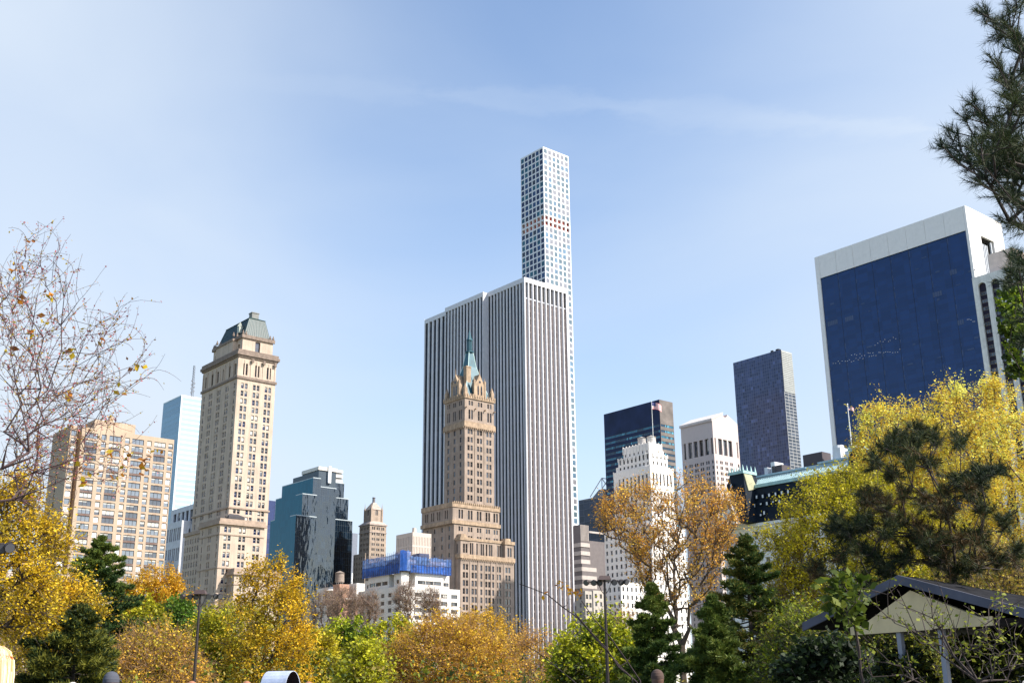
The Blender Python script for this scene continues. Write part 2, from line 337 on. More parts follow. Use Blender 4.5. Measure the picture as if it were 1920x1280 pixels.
# ---- broad tower of white marble piers
f = Fr(983, 519, 557); H = f.z
b = bld('office_tower', 'broad white marble office tower with tall vertical piers and dark window strips', f, 'skyscraper')
a1 = f.L(914, 549)[0]; a2 = f.L(834.4, 578, -3.2)[0]; a3 = 88.5; Bw = 30.2
mb = MB(); strips = []
def pierface(face, c, u0, u1, n, H, lo=0.44):
    p = (u1 - u0) / n; fas = 2.6
    P = (lambda u, z, d: (u, c + d, z)) if face == 'R' else (lambda u, z, d: (c + d, u, z))
    for i in range(n + 1):
        u = u0 + p * i; wb = p * lo / 2
        lo_, hi_ = max(u - wb, u0), min(u + wb, u1); k = (0.42 if face == 'R' else .28) if u0 + .1 < u < u1 - .1 else 0.0
        if face == 'R': fr_ = [(hi_, .8), (hi_ - k, 0), (lo_ + k, 0), (lo_, .8)][::-1]
        else: fr_ = [(hi_, .6), (hi_ - k, .0), (lo_ + k, .0), (lo_, .6)]
        mb.loft([P(a_, 2, d_) for a_, d_ in fr_], [P(a_, H - fas, d_) for a_, d_ in fr_], 0)
    lohi = sorted([(u0 + p * i + p * lo / 2, u0 + p * (i + 1) - p * lo / 2) for i in range(n)])
    for ua, ub in lohi: strips.append((face, c, ua, ub, 2, H - fas))
    if face == 'R': mb.box(u0, u1, c, c + 1.5, H - fas, H)
    else: mb.box(c, c + 1.5, u0, u1, H - fas, H)
pierface('R', 0, 0, Bw, 10, H, .46); pierface('L', 0, 1.5, a1, 11, H, 0.44); pierface('L', -3.2, a1, a2, 12, H - .3, 0.44); pierface('L', 0, a2, a3, 6, H - .3, 0.44)
mb.box(-3.2, 0.2, a1 - 0.05, a1 + 0.4, 2, H - .3); mb.box(-3.2, 0.2, a2 - 0.3, a2 + 0.05, 2, H - .3); mb.box(0.2, Bw - .2, 1.5, a3 - .1, H - .9, H - .5); mb.q((Bw, 0, 2), (Bw, a3, 2), (Bw, a3, H), (Bw, 0, H)); mb.q((Bw, a3, 2), (0, a3, 2), (0, a3, H), (Bw, a3, H))
mb.box(-3.1, 1, a1, a2, H - .9, H - .5); 
mb.build('pier_wall', marble, b)
gm_strip = grid_glass('strip_glass_north', (0.008, 0.010, 0.020), (0.035, 0.035, 0.045), 50, 3.9, 0.55, 'L', 0.3, 0.12, 0.8)
gm_strip2 = grid_glass('strip_glass_west', (0.020, 0.015, 0.017), (0.12, 0.10, 0.10), 1.5, 3.9, 0.9, 'R', 0.35, 0.2, 0.9)
for fc, c, ua, ub, za, zb in strips:
    s = MB(); d = .62 if fc == 'R' else .5
    P = (lambda u, z, dd: (u, c + dd, z)) if fc == 'R' else (lambda u, z, dd: (c + dd, u, z))
    zt = zb - (8.6 if fc == 'R' else 3.2)
    if fc == 'R': s.q(P(ua, za, d), P(ub, za, d), P(ub, zt, d), P(ua, zt, d)); s.q(P(ua, zt, .78), P(ub, zt, .78), P(ub, zb, .78), P(ua, zb, .78), m=1); s.box(ua, ub, 0.5, .76, zt - 0.3, zt + 0.25, 2)
    else: s.q(P(ub, za, d), P(ua, za, d), P(ua, zt, d), P(ub, zt, d)); s.q(P(ub, zt, .58), P(ua, zt, .58), P(ua, zb, .58), P(ub, zb, .58), m=1)
    s.build('window_strip', [gm_strip2 if fc == 'R' else gm_strip, dark_in, steel], b)
# ---- brownish stone hotel tower with copper spire in front of it
f = Fr(871.6, 743, 500); H = f.z
b = bld('spired_hotel_tower', 'slender beige brick tower with green copper roof, gables and a thin spire', f, 'hotel')
brick = mat('beige_brick', (0.325, 0.25, 0.20), 0.85, var=0.18, scale=0.25, streak=0.3); trim = mat('ochre_terracotta_trim', (0.38, 0.27, 0.18), 0.8, var=0.28, scale=0.6, streak=.3); copper = mat('green_copper', (0.02, 0.10, 0.135), 0.5, 0.0, 0.2, 0.5, streak=0.2); copper_pale = mat('pale_copper_ridge', (0.55, 0.72, 0.68), 0.6)
BW, AL = f.R(926, 754.5)[0], f.L(834, 758)[0]
mb = MB(); W = []
zc = f.R(871.6, 794)[1]; z1 = f.R(871.9, 940)[1]
pit = (f.R(898, 845)[1] - f.R(898, 938)[1]) / 6.0
zb0 = f.R(900, 811)[1] + 1.0
W += st(vol(mb, 0, BW, 0, AL, 5, zc, (pairs(0, BW, (0.18, 0.5, 0.82), 1.2, 0.5), [r for r in rows(zb0, pit, 12, 2.35)]), (singles(0, AL, (0.2, 0.5, 0.8), 1.25), [r for r in rows(zb0, pit, 12, 2.35)])), 'brown')
W += st(vol(mb, 0, BW, 0, AL, zc, H, (pairs(0, BW, (0.2, 0.52, 0.84), 1.0, 0.5), [(zc + 2.6, zc + 7.0), (H - 3.6, H - 1.5)]), (pairs(0, AL, (0.22, 0.5, 0.8), 0.9, 0.4), [(zc + 2.6, zc + 7.0), (H - 3.6, H - 1.5)])), 'brown')
mb.box(0.1, BW - .1, -0.18, 0.0, zb0 - 12 * pit, zb0 - 12 * pit + .01)
for u in (0.34, 0.66): mb.box(BW * u - .25, BW * u + .25, -0.22, 0.001, z1, zc - 0.5)
mb.build('wall', brick, b)
t = MB(); band(t, 0, BW, 0, AL, zc - 1.2, zc + 0.9, 0.55); band(t, 0, BW, 0, AL, zc + 0.91, zc + 1.5, 0.25); band(t, 0, BW, 0, AL, H - 0.5, H + 0.9, 0.5)
for i in range(13): t.box(BW * i / 12 - .3, BW * i / 12 + .3, -0.75, -0.55, H + .2, H + 1.7)
for i in range(10): t.box(-.75, -.55, AL * i / 9 - .3, AL * i / 9 + .3, H + .2, H + 1.7)
for i in range(16): t.box(BW * i / 15 - .2, BW * i / 15 + .2, -0.85, -0.5, zc - 1.9, zc - 1.2)
for i in range(13): t.box(-0.85, -0.5, AL * i / 12 - .2, AL * i / 12 + .2, zc - 1.9, zc - 1.2)
for i in range(4): t.box(BW * (0.02 + .32 * i) - .1, BW * (0.02 + .32 * i) + .3, -1.2, 0.0, H - 5.2, H - 4.7)
t.build('cornice', trim, b)
# crown
cx, cy = BW * 0.5, AL * 0.5; ap = f.R(883, 690, cy)[1]; zl = f.R(883, 662, cy)[1]; zsp = f.R(881.5, 612, cy)[1]; zR = H + 0.6
r = MB(); r.loft([(1.2, 1.2, zR), (BW - 1.2, 1.2, zR), (BW - 1.2, AL - 1.2, zR), (1.2, AL - 1.2, zR)], [(cx - 2.3, cy - 2.1, ap), (cx + 2.3, cy - 2.1, ap), (cx + 2.3, cy + 2.1, ap), (cx - 2.3, cy + 2.1, ap)], 0)
r.loft([(cx - 2.3, cy - 2.1, ap), (cx + 2.3, cy - 2.1, ap), (cx + 2.3, cy + 2.1, ap), (cx - 2.3, cy + 2.1, ap)], [(cx - 1.2, cy - 1.2, zl), (cx + 1.2, cy - 1.2, zl), (cx + 1.2, cy + 1.2, zl), (cx - 1.2, cy + 1.2, zl)], 0)
for sx_, sy_ in ((-1, -1), (1, -1), (-1, 1), (1, 1)):
    r.tube([(cx + sx_ * (cx - 1.2), cy + sy_ * (cy - 1.2), zR), (cx + sx_ * 2.3, cy + sy_ * 2.1, ap), (cx + sx_ * 1.2, cy + sy_ * 1.2, zl)], .16, 5, 1)
r.build('roof', [copper, copper_pale], b)
s = MB(); s.cyl(cx, cy, zl, zl + .5, 2.1, 2.1, 8, 0)
for i in range(8):
    a_ = 2 * math.pi * i / 8; s.cyl(cx + 1.15 * math.cos(a_), cy + 1.15 * math.sin(a_), zl + .5, zl + 6, .18, .18, 5, 0)
s.cyl(cx, cy, zl + .5, zl + 6, .7, .7, 8, 0); s.cyl(cx, cy, zl + 6, zl + 6.6, 1.5, 1.4, 8, 0); s.cyl(cx, cy, zl + 6.6, zsp - 2, 1.1, .12, 8, 0); s.cyl(cx, cy, zsp - 2, zsp, .07, .03, 5, 0)
s.build('spire', [copper], b)
def gable(uc, wd, zb_, ze, zp, face, dpt=5.0):
    g = MB(); P = (lambda u, z, d: (u, d, z)) if face == 'R' else (lambda u, z, d: (d, u, z))
    prof = [(uc - wd / 2, zb_), (uc + wd / 2, zb_), (uc + wd / 2, ze), (uc, zp), (uc - wd / 2, ze)]
    if face == 'L': prof = prof[::-1]
    g.loft([P(u, z, dpt) for u, z in prof][::-1], [P(u, z, 0.2) for u, z in prof][::-1], 0)
    for k in (-1, 1):
        uu = uc + k * (wd / 2 + .25); q0, q1 = (uu - .4, uu + .4)
        bx = (q0, q1, 0.0, .9) if face == 'R' else (0.0, .9, q0, q1)
        g.box(*bx, zb_, ze + 2.2, 0); mx_, my_ = (bx[0] + bx[1]) / 2, (bx[2] + bx[3]) / 2; g.cyl(mx_, my_, ze + 2.2, ze + 3.8, .45, .05, 4, 0)
    g.cyl(*((uc, .5) if face == 'R' else (.5, uc)), zp - .5, zp + 2.6, .3, .15, 4, 0)
    gg = g.build('gable', [trim], b)
    o_ = MB()
    for k in (-1, 1):
        u = uc + k * wd * .17; pr = [(u - .42, zb_ + 1.2), (u + .42, zb_ + 1.2), (u + .42, ze - .8), (u, ze), (u - .42, ze - .8)]
        if face == 'L': pr = pr[::-1]
        o_.q(*[P(a_, z_, 0.17) for a_, z_ in pr])
    c8 = [(uc + .6 * math.cos(q * math.pi / 5), ze + (zp - ze) * .3 + .6 * math.sin(q * math.pi / 5)) for q in range(10)]
    if face == 'L': c8 = c8[::-1]
    o_.q(*[P(a_, z_, 0.16) for a_, z_ in c8]); o_.build('lancet_window', [G_dark], gg)
zg, ze, zp = f.R(899, 745)[1], f.R(899, 722)[1], f.R(899, 701)[1]
gable(BW * .52, 5.6, zg, ze, zp, 'R'); gable(AL * .5, 4.8, zg, ze, zp, 'L')
c_ = MB(); c_.box(BW * .2, BW * .2 + 2.6, 3.2, 5.4, ze, f.R(886, 690, 3.2)[1]); c_.box(BW * .2 - .15, BW * .2 + 2.75, 3.05, 5.55, f.R(886, 690, 3.2)[1], f.R(886, 690, 3.2)[1] + .6); c_.build('chimney', trim, b)
for (pb, pa) in ((.7, .7), (BW - .7, .7), (.7, AL - .7)):
    c_ = MB(); c_.box(pb - .8, pb + .8, pa - .8, pa + .8, H, H + 4.2); c_.cyl(pb, pa, H + 4.2, H + 6.8, 1.0, .05, 6); c_.build('pinnacle', trim, b)
# shoulders below the shaft, each a step nearer the avenue
mb = MB(); t = MB()
A1, A2 = -2.6, -6.0
q0, zt1 = f.R(848.8, 944, A1); q1 = f.R(936, 955, A1)[0]; zc1 = f.R(853, 977, A1)[1]
lb = q0; LA = max(20, f.L(800, 968, q0)[0])
ps = pairs(q0, q1, (.17, .37, .56, .75, .92), 1.0, .5)
W += st(vol(mb, q0, q1, A1, LA, zc1, zt1, (ps, [(zc1 + 1.6, zt1 - 2.0)]), (pairs(A1, LA, (.2, .45, .65, .85), .9, .6), [(zc1 + 1.6, zt1 - 2.2)]), dep=.5), 'brown')
band(t, q0, q1, A1, LA, zt1 - 1.2, zt1 + .9, .35); band(t, q0, q1, A1, LA, zc1 - .9, zc1 + .7, .5)
q2, z2 = f.R(863.5, 1041, A2); q3 = f.R(963.7, 1051, A2)[0]
zr2 = rows(zc1 - 1.8, pit, 60, 2.0)
W += st(vol(mb, q0 + .8, q1 + .2, A1, LA, 5, zc1, (pairs(q0, q1, (.17, .37, .56, .75, .92), .95, .45), [z for z in zr2 if z[0] > z2]), (singles(A1, LA, (.15, .38, .62, .86), 1.1), [z for z in zr2 if z[0] > 5]), dep=.3), 'brown')
Zr = rows(f.R(900, 1045, A2)[1] + .2, (f.R(890, 1050, A2)[1] - f.R(890, 1095, A2)[1]) / 3, 40, 2.4)
fr7 = [x for x in (.09, .25, .50, .70, .88) ]
W += st(vol(mb, q2, q3, A2, A1 + 12, 5, z2, (pairs(q2, q3, fr7, 1.2, .45) + singles(q2, q3, (.38, .60), 1.1), Zr), (singles(A2, A1 + 12, (.3, .7), 1.0), Zr), dep=.3), 'brown')
for i_, (ua_, ub_) in enumerate(((q2, q2 + (q3 - q2) * .17), (q2 + (q3 - q2) * .83, q3))):
    ztt = f.R(863.5, 1008, A2)[1]
    W += st(vol(mb, ua_, ub_, A2, A2 + 5.0, z2, ztt, (pairs(ua_, ub_, (.5,), 1.0, .4), [(z2 + 1.4, ztt - 2.2)]), (singles(A2, A2 + 5, (.5,), 1.0), [(z2 + 1.4, ztt - 2.2)]), dep=.4), 'brown')
    band(t, ua_, ub_, A2, A2 + 5, ztt - .8, ztt + .6, .4); t.cyl((ua_ + ub_) / 2, A2 + 2.6, ztt + .6, ztt + 2.0, 2.3, 2.1, 8); 
uA, uB = q2 + (q3 - q2) * .17, q2 + (q3 - q2) * .83; ztm = f.R(900, 1012, A2 + 1.8)[1]
W += st(vol(mb, uA, uB, A2 + 1.8, A1 + .5, z2, ztm, (pairs(uA, uB, (.12, .42, .66, .9), .8, .3) + singles(uA, uB, (.27, .54), .8), [(z2 + 1.2, ztm - 1.6)]), ((), ()), dep=.4), 'brown')
t.box(uA, uB, A2 + 1.5, A2 + 1.8, ztm - .7, ztm + .5)
band(t, q2, q3, A2, A1 + 12, z2 - .9, z2 + .8, .45)
for k in range(30): u = q2 + (q3 - q2) * (k + .5) / 30; t.box(u - .22, u + .22, A2 - .8, A2 - .45, z2 - 1.5, z2 - .9)
for k in range(24): u = q0 + (q1 - q0) * (k + .5) / 24; t.box(u - .25, u + .25, A1 - .65, A1 - .35, zt1 + .5, zt1 + 1.3)
for u_ in (.17, .32, .44, .56, .66, .80): u = q2 + (q3 - q2) * u_; mb.box(u - .22, u + .22, A2 - .2, A2 + .001, 5, z2 - 1.6)
mb.build('lower_wall', brick, b); t.build('string_course', trim, b)
windows(b, f, W, 'brown')
# ---- cream stone hotel tower with mansard roof
f = Fr(447.5, 659, 440); H = f.z
b = bld('mansard_hotel_tower', 'tall cream stone hotel tower with a steep green mansard roof, left of centre', f, 'hotel')
cream = mat('cream_limestone', (0.50, 0.395, 0.31), 0.85, var=0.12, scale=.2, streak=0.25); cream_t = mat('weathered_cornice_stone', (0.20, 0.15, 0.12), 0.85, var=0.3, scale=1.0)
BW, AL = f.R(522, 675)[0] - .5, f.L(379, 694)[0] - .3
mb = MB(); t = MB(); W = []; o = .5
zq = f.R(444, 703.5)[1]; ztop = f.R(480, 726)[1] + 1.0; pit = (f.R(478, 727)[1] - f.R(476, 946)[1]) / 15.0
nfl = 16; zs = rows(ztop, pit, 14, 1.95)
Rp = pairs(o, BW, (.19, .5, .81), 1.15, .45); Lp = pairs(o, AL, (.27, .50, .73), 1.2, .5) + singles(o, AL, (.07, .92), 1.2)
z3 = f.R(478, 955)[1]
W += st(vol(mb, o, BW, o, AL, 5, zq - .5, (Rp, [z for z in rows(ztop, pit, 60, 2.15)]), (Lp, [z for z in rows(ztop, pit, 60, 2.15)]), dep=.35), 'sash')
W += st(vol(mb, o, BW, o, AL, zq - .5, H, (singles(o, BW, (.19, .5, .81), 1.9), [(zq + .9, zq + 5.6)]), (singles(o, AL, (.08, .24, .4, .56, .72, .9), 1.7), [(zq + .9, zq + 5.6)]), dep=.6), 'brown')
nb_ = len(mb.f)
for k in range(7): u = BW * (.03 + k * .155); mb.box(u, u + .5, o - .2, o + .001, zq, H - 2.6)
for k in range(9): u = AL * (.01 + k * .12); mb.box(o - .25, o + .001, u, u + .6, zq, H - 2.6)
band(t, o, BW, o, AL, H - 1.0, H + .1, 1.0); band(t, o, BW, o, AL, H - 1.7, H - 1.0, .5); band(t, o, BW, o, AL, zq - .8, zq + .2, .45); band(t, o, BW, o, AL, H + .1, H + 1.3, .6)
for k in range(3): u = o + (BW - o) * (.35 + .3 * k) ; t.box(u - .5, u + .5, -.5, 0.0, H - 3.4, H - 2.0)
# crown block
c0, c1, d0, d1 = 3.0, BW - .6, 3.2, AL - 3.0; zk = f.R(466, 631, 3.2)[1]
W += st(vol(mb, c0, c1, d0, d1, H, zk - .4, (singles(c0, c1, (.5,), 2.2), [(H + 1.5, H + 6.5)]), (singles(d0, d1, (.12, .28, .44, .6, .76, .9), 1.5), [(H + 1.4, zk - 3)]), dep=.7), 'brown')
vol(mb, 1.2, BW - 4, 8, AL - 9, H, zk - .9)
band(t, c0, c1, d0, d1, zk - .9, zk + .5, .6); band(t, 1.2, c0, 8, AL - 9, zk - 1.4, zk - .4, .3)
def urn(x, y, z): t.cyl(x, y, z, z + .5, .3, .55, 6); t.cyl(x, y, z + .5, z + 1.3, .55, .2, 6); t.cyl(x, y, z + 1.3, z + 1.9, .3, .05, 6)
for x, y in ((c0, d0), (c0 + 1.3, d0), (c1, d0), (c1 - 1.3, d0), (c0, d1), (c0, d1 - 1.5), (1.4, 8.2), (1.4, AL - 9.2), (c0, d0 + 5), (c0, d1 - 6)): urn(x, y, zk + .5)
mb.build('wall', cream, b); t.build('cornice', cream_t, b)
zr = f.R(473, 597, (d0 + 2.2))[1]; r = MB(); mxx = (c0 + c1) / 2
zr = zk + (zr - zk)
r.loft([(c0 + .8, d0 + .8, zk + .3), (c1 - .8, d0 + .8, zk + .3), (c1 - .8, d1 - .8, zk + .3), (c0 + .8, d1 - .8, zk + .3)], [(mxx - 3.3, d0 + 2.2, zr), (mxx + 3.7, d0 + 2.2, zr), (mxx + 3.7, d1 - 3.2, zr), (mxx - 3.3, d1 - 3.2, zr)], 0)
r.loft([(mxx - 3.6, d0 + 1.9, zr), (mxx + 4.0, d0 + 1.9, zr), (mxx + 4.0, d1 - 2.9, zr), (mxx - 3.6, d1 - 2.9, zr)], [(mxx - 2.0, d0 + 4.2, zr + 1.0), (mxx + 2.0, d0 + 4.2, zr + 1.0), (mxx + 2.0, d1 - 5.2, zr + 1.0), (mxx - 2.0, d1 - 5.2, zr + 1.0)], 1)
for k in range(14):
    tt = k / 13; r.tube([(c0 + .8 + (c1 - c0 - 1.6) * tt, d0 + .78, zk + .3), (mxx - 3.3 + 7.0 * tt, d0 + 2.18, zr)], .06, 4, 1)
for k in range(26):
    tt = k / 25; r.tube([(c0 + .78, d0 + .8 + (d1 - d0 - 1.6) * tt, zk + .3), (mxx - 3.32, d0 + 2.2 + (d1 - d0 - 5.4) * tt, zr)], .06, 4, 2)
r.build('mansard_roof', [mat('dark_green_copper', (0.012, 0.036, 0.042), 0.5, var=.25, streak=.2), mat('roof_edge_copper', (0.06, 0.14, 0.13), 0.55), mat('roof_seam_copper', (0.02, 0.06, 0.065), 0.5)], b)
c_ = MB(); c_.box(mxx - 1.4, mxx + 1.6, d0 + 3.8, d0 + 6.4, zr + .9, zr + 3.0); c_.box(mxx - 1.6, mxx + 1.8, d0 + 3.6, d0 + 6.6, zr + 3.0, zr + 3.4); c_.build('chimney', [mat('chimney_stone', (.2, .2, .19), .8)], b)
d_ = MB(); d_.box(c0 + .6, c0 + 2.4, d0 + 5.0, d0 + 6.8, zk + 2.6, zk + 5.4); d_.cyl(c0 + 1.4, d0 + 5.9, zk + 5.4, zk + 7.4, 1.3, .05, 4); d_.build('dormer', [mat('dormer_stone', (.4, .42, .36))], b)
# front shoulder and wings
mb = MB(); t = MB(); A1 = -3.6
q0, zt1 = f.R(413.6, 975.5, A1); q1 = f.R(496, 985, A1)[0]
zs1 = rows(zt1 - 1.9, pit * 1.02, 30, 2.1)
LA1 = f.L(376, 986, q0)[0]
W2 = vol(mb, q0, q1, A1, LA1, 5, zt1, (pairs(q0, q1, (.17, .5, .83), 1.15, .45), zs1), (pairs(A1, LA1, (.5,), .95, .5) + singles(A1, LA1, (.12, .86), .9), zs1), dep=.35); W += st(W2, 'sash')
band(t, q0, q1, A1, LA1, zt1 - 1.2, zt1 - .2, .8); band(t, q0, q1, A1, LA1, zt1 - .2, zt1 + 1.0, .35)
for k in (1, 5, 9): band(t, q0, q1, A1, LA1, zt1 - 1.2 - pit * k - .8, zt1 - 1.2 - pit * k - .4, .22)
band(t, o, BW, o, AL, f.R(430, 950)[1] - .3, f.R(430, 950)[1] + .3, .4)
# brown lower wing behind
zt2 = f.L(372, 993, q0 + 1)[1]; bk = q0 + 4
W += st(vol(mb, bk - 1, bk + 12, LA1, LA1 + 20, 5, zt2, ((), ()), (even(9) and singles(LA1, LA1 + 20, even(9), 1.0), rows(zt2 - 2.2, pit, 12, 1.9)), dep=.35), 'sash'); band(t, bk - 1, bk + 12, LA1, LA1 + 20, zt2 - .8, zt2 + .5, .5)
# podium: two pavilions either side of a court
A2 = -9.0; q2, zp_ = f.R(440, 1068.5, A2); q3 = f.R(523, 1079, A2)[0]; zw = rows(zp_ - 2.3, pit * 1.05, 12, 2.0)
LA2 = f.L(413, 1074, q2)[0]
W += st(vol(mb, q2, q3, A2, LA2, 3, zp_, (pairs(q2, q3, (.18, .48, .8), 1.0, .5), zw), (pairs(A2, LA2, (.3, .72), .9, .4), zw), dep=.35), 'sash'); band(t, q2, q3, A2, LA2, zp_ - 1.5, zp_ - .7, .7); band(t, q2, q3, A2, LA2, zp_ - .7, zp_ + .8, .3); band(t, q2, q3, A2, LA2, zp_ - 5.2, zp_ - 4.7, .2)
LA3 = LA2 + 2.5; q4 = q2 + .5; la3 = f.L(377, 1073, q2)[0]; vol(mb, q2 + 6, q3, LA2, la3, 3, zp_ - .5); 
W += st(vol(mb, q2 - .2, q2 + 9, la3, la3 + 5.5, 3, zp_ + .2, (pairs(q2 - .2, q2 + 9, (.7,), 1.0, .4), zw), (singles(la3, la3 + 5.5, (.5,), 1.0), zw), dep=.35), 'sash'); band(t, q2 - .2, q2 + 9, la3, la3 + 5.5, zp_ - 1.2, zp_ - .4, .6); band(t, q2 - .2, q2 + 9, la3, la3 + 5.5, zp_ - .4, zp_ + .9, .3)
t.m = [1] * len(t.m); mb.add(t); mb.build('lower_wall', [cream, mat('pale_course_stone', (0.34, 0.255, 0.195), .85, var=.2)], b)
windows(b, f, W, 'sash', 1120)
aw = MB(); u = q0 + (q1 - q0) * .18; aw.loft([(u, A1 + .1, zt1 + 1.2), (u + 6.5, A1 + .1, zt1 + 1.2), (u + 6.5, A1 + 3, zt1 + 1.2), (u, A1 + 3, zt1 + 1.2)], [(u, A1 + .1, zt1 + 2.2), (u + 6.5, A1 + .1, zt1 + 2.2), (u + 5, A1 + 2.8, zt1 + 3.4), (u + 1.5, A1 + 2.8, zt1 + 3.4)]); aw.build('terrace_awning', [mat('dark_awning', (.05, .045, .05), .8)], b)
# ---- tan apartment block
f = Fr(133.4, 796.7, 372); H = f.z
b = bld('apartment_building', 'tan brick apartment block with a grid of wide and narrow windows, leftmost building', f)
tan = mat('tan_brick', (0.43, 0.325, 0.235), 0.85, var=0.10, scale=.15, streak=0.15); tan_d = mat('tan_spandrel', (0.13, 0.075, 0.06), 0.7)
BW, AL = f.R(327, 823)[0], f.L(100, 812)[0]; pit = (f.R(240, 814)[1] - f.R(240, 1030)[1]) / 15.4
mb = MB(); W = []; s0, s1 = f.R(146.5, 797)[0], f.R(155, 797.5)[0]
zt = H - 1.5; zs = rows(zt, pit, 34, 1.75)
W += st(vol(mb, 0, s0, 0, AL, 3, H, (singles(0, s0, (.55,), 1.7), zs), (singles(0, AL, (.55,), 1.3), [z for z in zs][4:]), dep=.25), 'one')
m0 = s1; MW = BW - s1
WW = [.085, .285, .505, .715, .90]
wide_c = [.105, .355, .60, .845]; nar_c = [.235, .485, .725, .965]
spans = []; zsn = zs
nw = facade(mb, 'R', 0, m0, BW, 3, H, singles(m0, BW, nar_c, 1.55) + singles(m0, BW, wide_c, 3.9), zsn, .25)
wd = [w_ for w_ in nw if w_[3] - w_[2] > 2]; W += st([w_ for w_ in nw if w_[3] - w_[2] <= 2], 'one') + st(wd, 'wide')
mb.box(m0, BW, 8, AL, 3, H); facade(mb, 'L', m0, 0, 8, 3, H); mb.q((BW, 0, 3), (BW, 8, 3), (BW, 8, H), (BW, 0, H)); mb.q((m0, 0, H), (BW, 0, H), (BW, 8, H), (m0, 8, H)); mb.box(s0, m0, 5, 6, 3, H)
x1 = f.R(177, 797, 6)[0]; x2 = f.R(254, 800, 6)[0]; mb.box(x1, x2, 6, 14, H, f.R(190, 789, 6)[1] + .3); mb.cyl((x1 + x2) / 2 - 1, 7.5, H + 4, f.R(190, 789, 6)[1] + 2.2, 1.1, .9, 8)
mb.build('wall', tan, b)
for i, (za, zb) in enumerate(zs):
    if i % 3 == 1 and i + 1 < len(zs):
        for c in wide_c:
            u = m0 + MW * c; s = MB(); s.box(u - 1.95, u + 1.95, -0.02, 0.1, zs[i + 1][1], za, 0); s.box(u - 1.8, u - .7, -.05, -.02, zs[i + 1][1] + .25, za - .3, 1); s.box(u + .8, u + 1.8, -.05, -.02, zs[i + 1][1] + .25, za - .3, 1)
            if u < 1e9: s.build('spandrel', [tan_d, mat('ac_grille', (.3, .27, .25)) if 'acg' not in MT else MT['acg']], b) if i < 22 else None
            MT['acg'] = bpy.data.materials['ac_grille']
s = MB()
for i, (za, zb) in enumerate(zs):
    for c, w_ in [(x, .5) for x in nar_c] + ([(x, .55) for x in wide_c] if i % 3 != 1 else []):
        u = m0 + MW * c; s.box(u - w_, u + w_, -.05, 0, za - .62, za - .28)
s.build('air_conditioner_grille', [mat('grille_brown', (.33, .22, .15), .7)], b)['kind'] = 'stuff'
windows(b, f, W, 'one', 1060)
# ---- pale blue glass tower with antenna
f = Fr(340.3, 741.4, 900); H = f.z
b = bld('glass_skyscraper', 'pale blue glass skyscraper with lattice mast behind the mansard tower', f, 'skyscraper')
AL = f.L(306.5, 757)[0]; BWd = 34
mb = MB(); vol(mb, 0.15, BWd, 0.15, AL, 5, H); mb.build('structure', [mat('frame_grey_blue', (.3, .38, .45))], b)
g1 = MB(); g1.q((0, AL, 6), (0, 0, 6), (0, 0, H), (0, AL, H)); g1.build('north_curtain_wall', [grid_glass('north_blue_glass', (0.12, 0.24, 0.33), (.20, .32, .41), 40, 4.0, .6, 'L', .1, .5, .10)], b)
g2 = MB(); g2.q((0, 0, 6), (BWd, 0, 6), (BWd, 0, H), (0, 0, H)); g2.build('west_curtain_wall', [grid_glass('west_pale_glass', (0.33, 0.46, 0.56), (.56, .66, .72), 60, 4.0, 1.3, 'R', .15, .5, .06)], b)
s = MB(); s.box(-.1, BWd, -.1, AL, H, H + .6); s.build('parapet', [white_paint], b)
mu, mz0 = f.R(360, 743, 10); mz1 = f.R(362.8, 685, 10)[1]; s = MB()
for k in range(3):
    a_ = k * 2.094; s.tube([(mu + 1.1 * math.cos(a_), 10 + 1.1 * math.sin(a_), H), (mu + .7 * math.cos(a_), 10 + .7 * math.sin(a_), mz1)], .16, 4)
nn_ = 14
for j in range(nn_):
    za, zb = H + (mz1 - H) * j / nn_, H + (mz1 - H) * (j + 1) / nn_
    for k in range(3): a_ = k * 2.094; a2_ = a_ + 2.094; s.tube([(mu + math.cos(a_), 10 + math.sin(a_), za), (mu + math.cos(a2_), 10 + math.sin(a2_), zb)], .12, 4)
for k in range(7): s.box(mu - 1.7 + (k % 2) * 2, mu - .3 + (k % 2) * 2, 9.4, 10, H + 6 + k * 1.6, H + 7 + k * 1.6)
s.build('antenna_mast', [mat('mast_steel', (.13, .14, .16), .5, .5)], b)
# ---- modern white low block between
f = Fr(357, 946, 560); H = f.z; lb = f.L(321, 957.5)[0]
b = bld('office_block', 'low white modern office block with deep dark square windows beside the mansard tower', f)
pm = mat('pale_panel', (.52, .52, .55), .6, streak=.1)
mb = MB(); W = vol(mb, 0, 20, -8, lb, 5, H, ((), ()), (singles(-8, lb, [.06 + .155 * i for i in range(7)], 3.0), [(H - 9.5, H - 2.3)]), dep=.8)
W = st(W, 'dark'); q0, zt1 = f.R(341.5, 974.5, -2); mb2_ = mb
za = zt1; LAs = f.L(306, 978, q0)[0]
W += st(vol(mb, q0, q0 + 25, -2, LAs, 5, za, (singles(q0, q0 + 25, (.2, .4, .6, .8), 2.6), rows(za - 3.5, 7, 6, 4)), (pairs(-2, LAs, (.12, .32, .52, .74, .92), 1.3, .6), rows(za - 3, 9.5, 5, 6)), dep=.8), 'dark')
mb.box(q0 - 3, q0, 6, LAs, 5, za - 18)
for i in range(4): mb.box(1.2 + i * 2, 1.5 + i * 2, 2 + i * 5, 2.3 + i * 5, H, H + 2)
mb.build('wall', pm, b); windows(b, f, W, 'dark', 1060)
